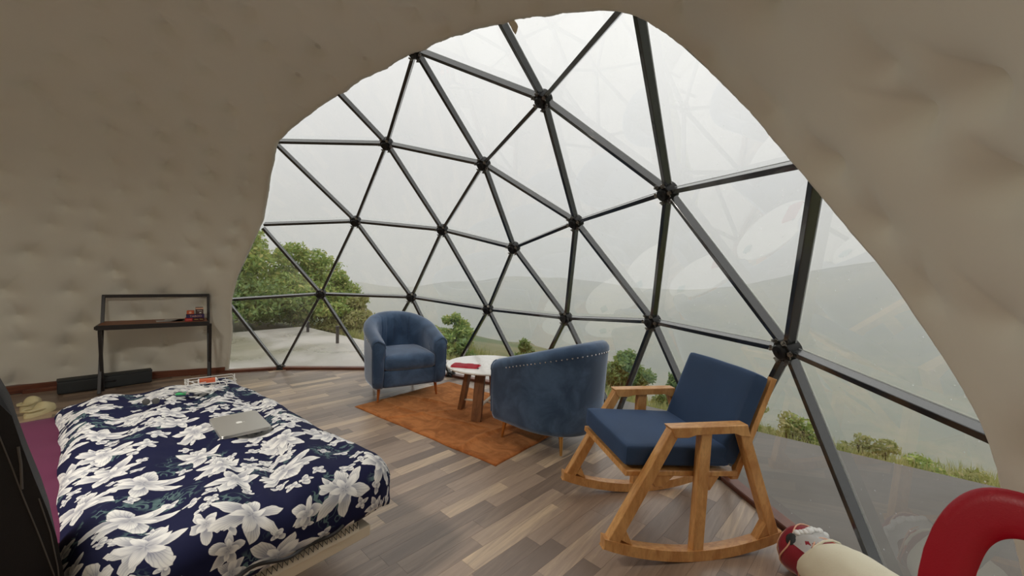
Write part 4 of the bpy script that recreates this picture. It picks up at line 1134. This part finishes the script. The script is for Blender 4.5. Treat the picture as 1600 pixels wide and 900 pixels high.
# ------------------------------------------------------------------ bottom right: rolled bedding and the red chair
def rolls():
    a = math.atan2(-0.66, 0.75)
    t = thing('red_quilt_roll', 'rolled red printed quilt with a white frilled tie lying on the floor by the window', 'rolled quilt', (2.50, 2.11, 0.106), a)
    mb = MB(); P = []
    for i in range(13):
        x = -0.02+0.185*i/12; row = []
        rr = 0.104*(0.72 if i == 0 else 0.93 if i == 1 else 1)
        for k in range(32):
            b = 2*PI*k/32; r = rr*(1+0.03*math.sin(3*b+i)+0.02*math.sin(7*b))
            row.append((x, r*math.cos(b), r*math.sin(b)))
        P.append(row)
    V = mb.grid(P, closed_v=True); mb.bm.faces.new(V[0][::-1]); mb.bm.faces.new(V[-1]); mb.build('rolled_cloth', M_REDCLOTH, t, True, 50)
    mb = MB(); mb.tube([(-0.022, (0.012+0.0035*k*0.5)*math.cos(k*0.42)*1.6, (0.012+0.0035*k*0.5)*math.sin(k*0.42)*1.6) for k in range(26)], 0.003, 6); mb.build('spiral_edge', M_PEACH, t)
    for x, m_ in ((0.030, M_PEACH), (0.128, M_PEACH), (0.142, M_ORANGE)):
        mb = MB(); mb.tube([(x+0.02*math.sin(b_*3), 0.107*math.cos(b_), 0.107*math.sin(b_)) for b_ in [2*PI*k/40 for k in range(40)]], 0.0035, 5, closed=True); mb.build('printed_stripe', m_, t)
    mb = MB(); mb.cushion((0.045, -0.070, 0.050), (0.05, 0.028, 0.045), r=0.012, n=5); mb.build('grey_patch', M_CASE, t)
    mb = MB()
    mb.grid([[(0.085+0.045*math.copysign(1, j-2)*(abs(j-2)/2)+0.006*math.sin(i*1.1), (0.109+0.004*math.sin(i*0.9+j))*math.cos(-0.7+i*0.13), (0.109+0.004*math.sin(i*0.9+j))*math.sin(-0.7+i*0.13)) for j in range(5)] for i in range(26)])
    bmesh.ops.solidify(mb.bm, geom=mb.bm.faces[:], thickness=0.006); mb.build('white_band', M_WHITE, t)
    mb = MB(); r_ = random.Random(4)
    for k in range(16):
        b_ = 0.2+k*0.125; x = 0.055+r_.uniform(-0.012, 0.012)
        mb.sphere((x, 0.112*math.cos(b_), 0.113*math.sin(b_)), r_.uniform(0.010, 0.017), 2, (1, 1, r_.uniform(0.6, 1.1)))
    tag(mb.build('frill', M_WHITE, t, True, 180), kind='stuff')
    c = thing('cream_bolster', 'large cream rolled mattress end to end with the red roll beside the window', 'rolled mattress', (2.615, 2.000, 0.132), a)
    mb = MB(); P = []
    for i in range(22):
        f = i/21; x = 0.0+0.50*f; env = (0.90+0.10*smooth01(f/0.12))*(1-0.12*smooth01((f-0.85)/0.15)); row = []
        for k in range(40):
            b_ = 2*PI*k/40; p = Vector((x*6, math.cos(b_)*1.5, math.sin(b_)*1.5)); r = 0.126*env*(1+0.05*noise.noise(p)+0.02*noise.noise(p*3))
            row.append((x+0.05*math.cos(b_-0.7), r*math.cos(b_), r*math.sin(b_)))
        P.append(row)
    V = mb.grid(P, closed_v=True); mb.bm.faces.new(V[0][::-1]); mb.bm.faces.new(V[-1]); mb.build('mattress_cover', M_CREAM, c, True, 60)
    mb = MB(); mb.tube([(-0.004, (0.012+0.0026*k)*math.cos(k*0.4), (0.012+0.0026*k)*math.sin(k*0.4)) for k in range(40)], 0.005, 6); mb.build('rolled_edge', M_CREAM, c)
rolls()

def red_chair(loc, rz):
    """stackable moulded chair; faces local +y"""
    t = thing('red_plastic_chair', 'moulded red plastic chair with an open hand hole in its back', 'chair', loc, rz)
    def panel(x, z):        # bowed, raked back panel
        return -0.20-0.20*(z-0.43)-0.03*(1-(x/0.2)**2)
    outer, inner = [], []
    n = 64
    for k in range(n):
        a = 2*PI*k/n; c_, s_ = math.cos(a), math.sin(a); e = 2/3.6
        hw = 0.195
        ox = hw*math.copysign(abs(c_)**e, c_); oz = 0.64+0.215*math.copysign(abs(s_)**e, s_)
        ox *= 1-0.14*smooth01((oz-0.62)/0.25)
        e2 = 2/3.0
        ix = 0.100*math.copysign(abs(c_)**e2, c_); iz = 0.662+0.098*math.copysign(abs(s_)**e2, s_); ix *= 1-0.10*(iz-0.65)/0.09
        outer.append((ox, oz)); inner.append((ix, iz))
    mb = MB(); th = 0.016
    rows = []
    for f, off in ((0.0, 0.0), (0.05, -0.008), (0.3, -0.012), (0.7, -0.012), (0.94, -0.008), (1.0, 0.0), (0.94, 0.008), (0.7, 0.010), (0.3, 0.010), (0.05, 0.008)):
        row = []
        for (ox, oz), (ix, iz) in zip(outer, inner):
            x, z = ox+(ix-ox)*f, oz+(iz-oz)*f; row.append((x, panel(x, z)+off, z))
        rows.append(row)
    mb.grid(rows, True, True); mb.build('backrest', M_REDPLASTIC, t, True, 60)
    mb = MB(); mb.cushion((0, 0.01, 0.43), (0.40, 0.42, 0.035), r=0.016, puff=-0.006, n=12); mb.build('seat', M_REDPLASTIC, t)
    mb = MB(); mb.box((0, -0.195, 0.425), (0.36, 0.05, 0.05), bevel=0.01); mb.build('back_joint', M_REDPLASTIC, t)
    for x, y in ((-0.175, 0.19), (0.175, 0.19), (-0.175, -0.185), (0.175, -0.185)):
        mb = MB(); mb.bar((x, y, 0.42), (x*1.14, y*1.16, 0.0), 0.045, 0.04, 0.008); mb.build('leg', M_REDPLASTIC, t, True, 30)
    return t
red_chair((2.77, 1.02, 0), math.atan2(-0.75, -0.66)-PI/2)

# ------------------------------------------------------------------ pendant lamp added unseen behind the camera to lift the dark interior
def pendant():
    t = thing('added_fill_lamp', 'white drum pendant lamp added unseen behind the viewpoint to brighten the room', 'lamp', (0.5, -0.7, 2.45))
    mb = MB(); mb.lathe([(0.22, 0.0), (0.225, 0.0), (0.225, 0.16), (0.22, 0.16)], 40, cap=False); mb.build('lamp_shade', M_WHITE, t)
    mb = MB(); mb.tube([(0, 0, 0.10), (0, 0, 0.80)], 0.006, 8); mb.build('hanging_cord', M_DARK, t)
    for k in range(3):
        mb = MB(); a = k*2*PI/3; mb.tube([(0, 0, 0.12), (0.222*math.cos(a), 0.222*math.sin(a), 0.12)], 0.004, 6); mb.build('spoke', M_DARK, t)
    ld = bpy.data.lights.new('fill_light', 'AREA'); ld.shape = 'DISK'; ld.size = 0.40; ld.energy = FILL_LAMP_W; ld.color = (1.0, 0.94, 0.85)
    l = link('fill_light', ld, t); l.location = (0, 0, 0.03)
pendant()

# ================================================================== OUTSIDE
def leaves(name, blobs, n, size, mat, parent, seed, flat=0.6):
    r = np.random.default_rng(seed)
    wts = np.array([b[3]*b[4]*b[5] for b in blobs])**0.7; wts /= wts.sum()
    k = r.choice(len(blobs), n, p=wts); B = np.array(blobs, dtype=float)[k]
    d = r.normal(size=(n, 3)); d /= np.linalg.norm(d, axis=1)[:, None]
    rad = (0.55+0.45*r.random(n)**0.5)*(1+0.22*r.normal(size=n)*0.6)
    c = B[:, :3]+d*B[:, 3:6]*rad[:, None]
    a = d*0.5+r.normal(size=(n, 3))*0.7; a[:, 2] += flat*0.4; a /= np.linalg.norm(a, axis=1)[:, None]
    u = np.cross(a, r.normal(size=(n, 3))); u /= np.linalg.norm(u, axis=1)[:, None]; v = np.cross(a, u)
    sz = size*(0.6+0.8*r.random(n))[:, None]
    q = np.stack([c-u*sz, c+v*sz*0.42-u*sz*0.1, c+u*sz, c-v*sz*0.42-u*sz*0.1], 1).reshape(-1, 3)
    f = np.arange(4*n).reshape(n, 4)
    o = pymesh(name, q.tolist(), f.tolist(), mat, parent)
    return tag(o, kind='stuff')
def ground_at(x, y): return hill_height(x, y)
def tree(label, x, y, top, spread, mat, n, seed, size=0.075, group=None, name='tree', cat='tree'):
    zb = ground_at(x, y)-0.05; t = thing(name, label, cat, (x, y, zb), 0, group)
    r = random.Random(seed); H = top-zb; bl = []
    nb = 11 if H > 1.2 else 5
    for k in range(nb):
        f = 0.22+0.66*(k+0.5)/nb; a = r.uniform(0, 2*PI); wd = spread*(1-0.75*max(0, f-0.42)/0.58)
        q = wd*r.uniform(0.25, 0.75)
        bl.append((q*math.cos(a), q*math.sin(a), H*f, wd*r.uniform(0.38, 0.6), wd*r.uniform(0.38, 0.6), H*r.uniform(0.10, 0.17)))
    bl.append((0, 0, H*0.88, spread*0.22, spread*0.22, H*0.11))
    leaves('foliage', bl, n, size, mat, t, seed)
    mb = MB(); mb.tube([(0, 0, 0), (0.03*spread, 0, H*0.4), (-0.02, 0.02, H*0.8)], [0.05*H/3+0.012, 0.035*H/3+0.008, 0.01], 8); mb.build('trunk', M_BARK, t)
    for k in range(4 if H > 1.2 else 2):
        mb = MB(); b = bl[(k*3) % nb]; mb.tube([(0, 0, H*0.25+0.05*k), (b[0]*0.5, b[1]*0.5, b[2]*0.8), b[:3]], [0.02, 0.014, 0.006], 6); mb.build('branch', M_BARK, t)
    return t
tree('tall yellow-green leafy tree beyond the deck against the edge of the quilted wall', -9.3, 3.2, 3.2, 1.7, M_LEAF, 16000, 1, 0.06)
tree('dense green tree behind the far corner of the deck', -9.2, 5.0, 1.95, 1.5, M_LEAF, 14000, 2, 0.058)
tree('dark green bushy tree low behind the mossy end of the deck', -8.3, 3.2, 1.5, 1.5, M_LEAFD, 9000, 3, 0.052)
tree('lower spreading green tree beyond the two deck posts', -8.1, 5.5, 1.15, 1.1, M_LEAF, 10000, 4, 0.052)
tree('small yellowish tree beyond the deck just left of the facing blue armchair', -7.0, 5.7, 0.62, 0.9, M_LEAFY, 6000, 5, 0.045)
tree('round leafy bush outside behind the rocking chair arm', 0.05, 6.1, 0.12, 0.80, M_LEAFD, 7000, 6, 0.04, name='bush', cat='bush')
tree('smaller round bush outside between the rocking chair arm and its back', 0.80, 6.2, -0.12, 0.55, M_LEAFD, 2500, 7, 0.05, name='bush', cat='bush')
tree('dark bush outside above the far edge of the marble table', -2.35, 6.6, -0.05, 0.45, M_LEAFD, 1800, 8, 0.05, name='bush', cat='bush')
tree('pale green shrub outside just right of the facing blue armchair', -4.4, 6.6, 0.30, 0.6, M_LEAF, 4000, 9, 0.04, name='bush', cat='bush')
sp = random.Random(21)
ORD = 'first second third fourth fifth sixth seventh eighth ninth'.split()
for k in range(9):
    x = -5.6+0.62*k+sp.uniform(-0.2, 0.2); y = 5.6+sp.uniform(0, 2.2)
    tree('low green shrub on the slope below the deck, '+ORD[k]+' counting from the facing armchair rightwards', x, y, ground_at(x, y)+sp.uniform(0.35, 0.6), sp.uniform(0.35, 0.6), M_LEAF if k % 2 else M_LEAFD, 900, 30+k, 0.05, 'shrubs on the slope', 'shrub', 'shrub')
for k in range(8):
    x = 1.7+0.27*k+sp.uniform(-0.1, 0.1); y = 4.75+0.15*sp.random()
    tree('low dry shrub on the bank beyond the deck, '+ORD[k]+' counting from the rocking chair rightwards', x, y, 0.04-0.034*k+sp.uniform(-0.05, 0.05), sp.uniform(0.26, 0.42), M_LEAFY if k % 3 else M_LEAF, 1500, 50+k, 0.022, 'dry shrubs on the bank', 'shrub', 'shrub')
def bank_grass():
    r = np.random.default_rng(8); n = 26000
    x = r.uniform(-5.5, 4.6, n); y = 4.32+r.random(n)**1.6*3.0
    z = np.array([ground_at(a, b) for a, b in zip(x, y)])
    h = r.uniform(0.12, 0.34, n)*(1-0.0*x); a = r.uniform(0, 2*PI, n); w_ = r.uniform(0.008, 0.018, n); lean = r.normal(0, 0.08, (n, 2))
    p0 = np.stack([x-w_*np.cos(a), y-w_*np.sin(a), z-0.03], 1); p1 = np.stack([x+w_*np.cos(a), y+w_*np.sin(a), z-0.03], 1)
    p2 = np.stack([x+lean[:, 0], y+lean[:, 1], z+h], 1)
    q = np.stack([p0, p1, p2], 1).reshape(-1, 3)
    o = pymesh('bank_grass', q.tolist(), np.arange(3*n).reshape(n, 3).tolist(), M_LEAFY)
    tag(o, 'dry yellowish grass growing on the bank below the deck edge', 'grass', kind='stuff')
bank_grass()
for x, y, h, lb in ((-6.0, 3.88, 0.20, 'short black post on the deck nearer the far corner'), (-4.44, 3.68, 0.30, 'short black post on the deck nearer the facing blue armchair')):
    t = thing('deck_post', lb, 'post', (x, y, -0.085))
    mb = MB(); mb.tube([(0, 0, 0), (0, 0, h)], 0.028, 12); mb.build('post_shaft', M_DARK, t)
    mb = MB(); mb.lathe([(0.034, h-0.005), (0.036, h+0.012), (0.02, h+0.02)], 16); mb.build('post_cap', M_DARK, t)
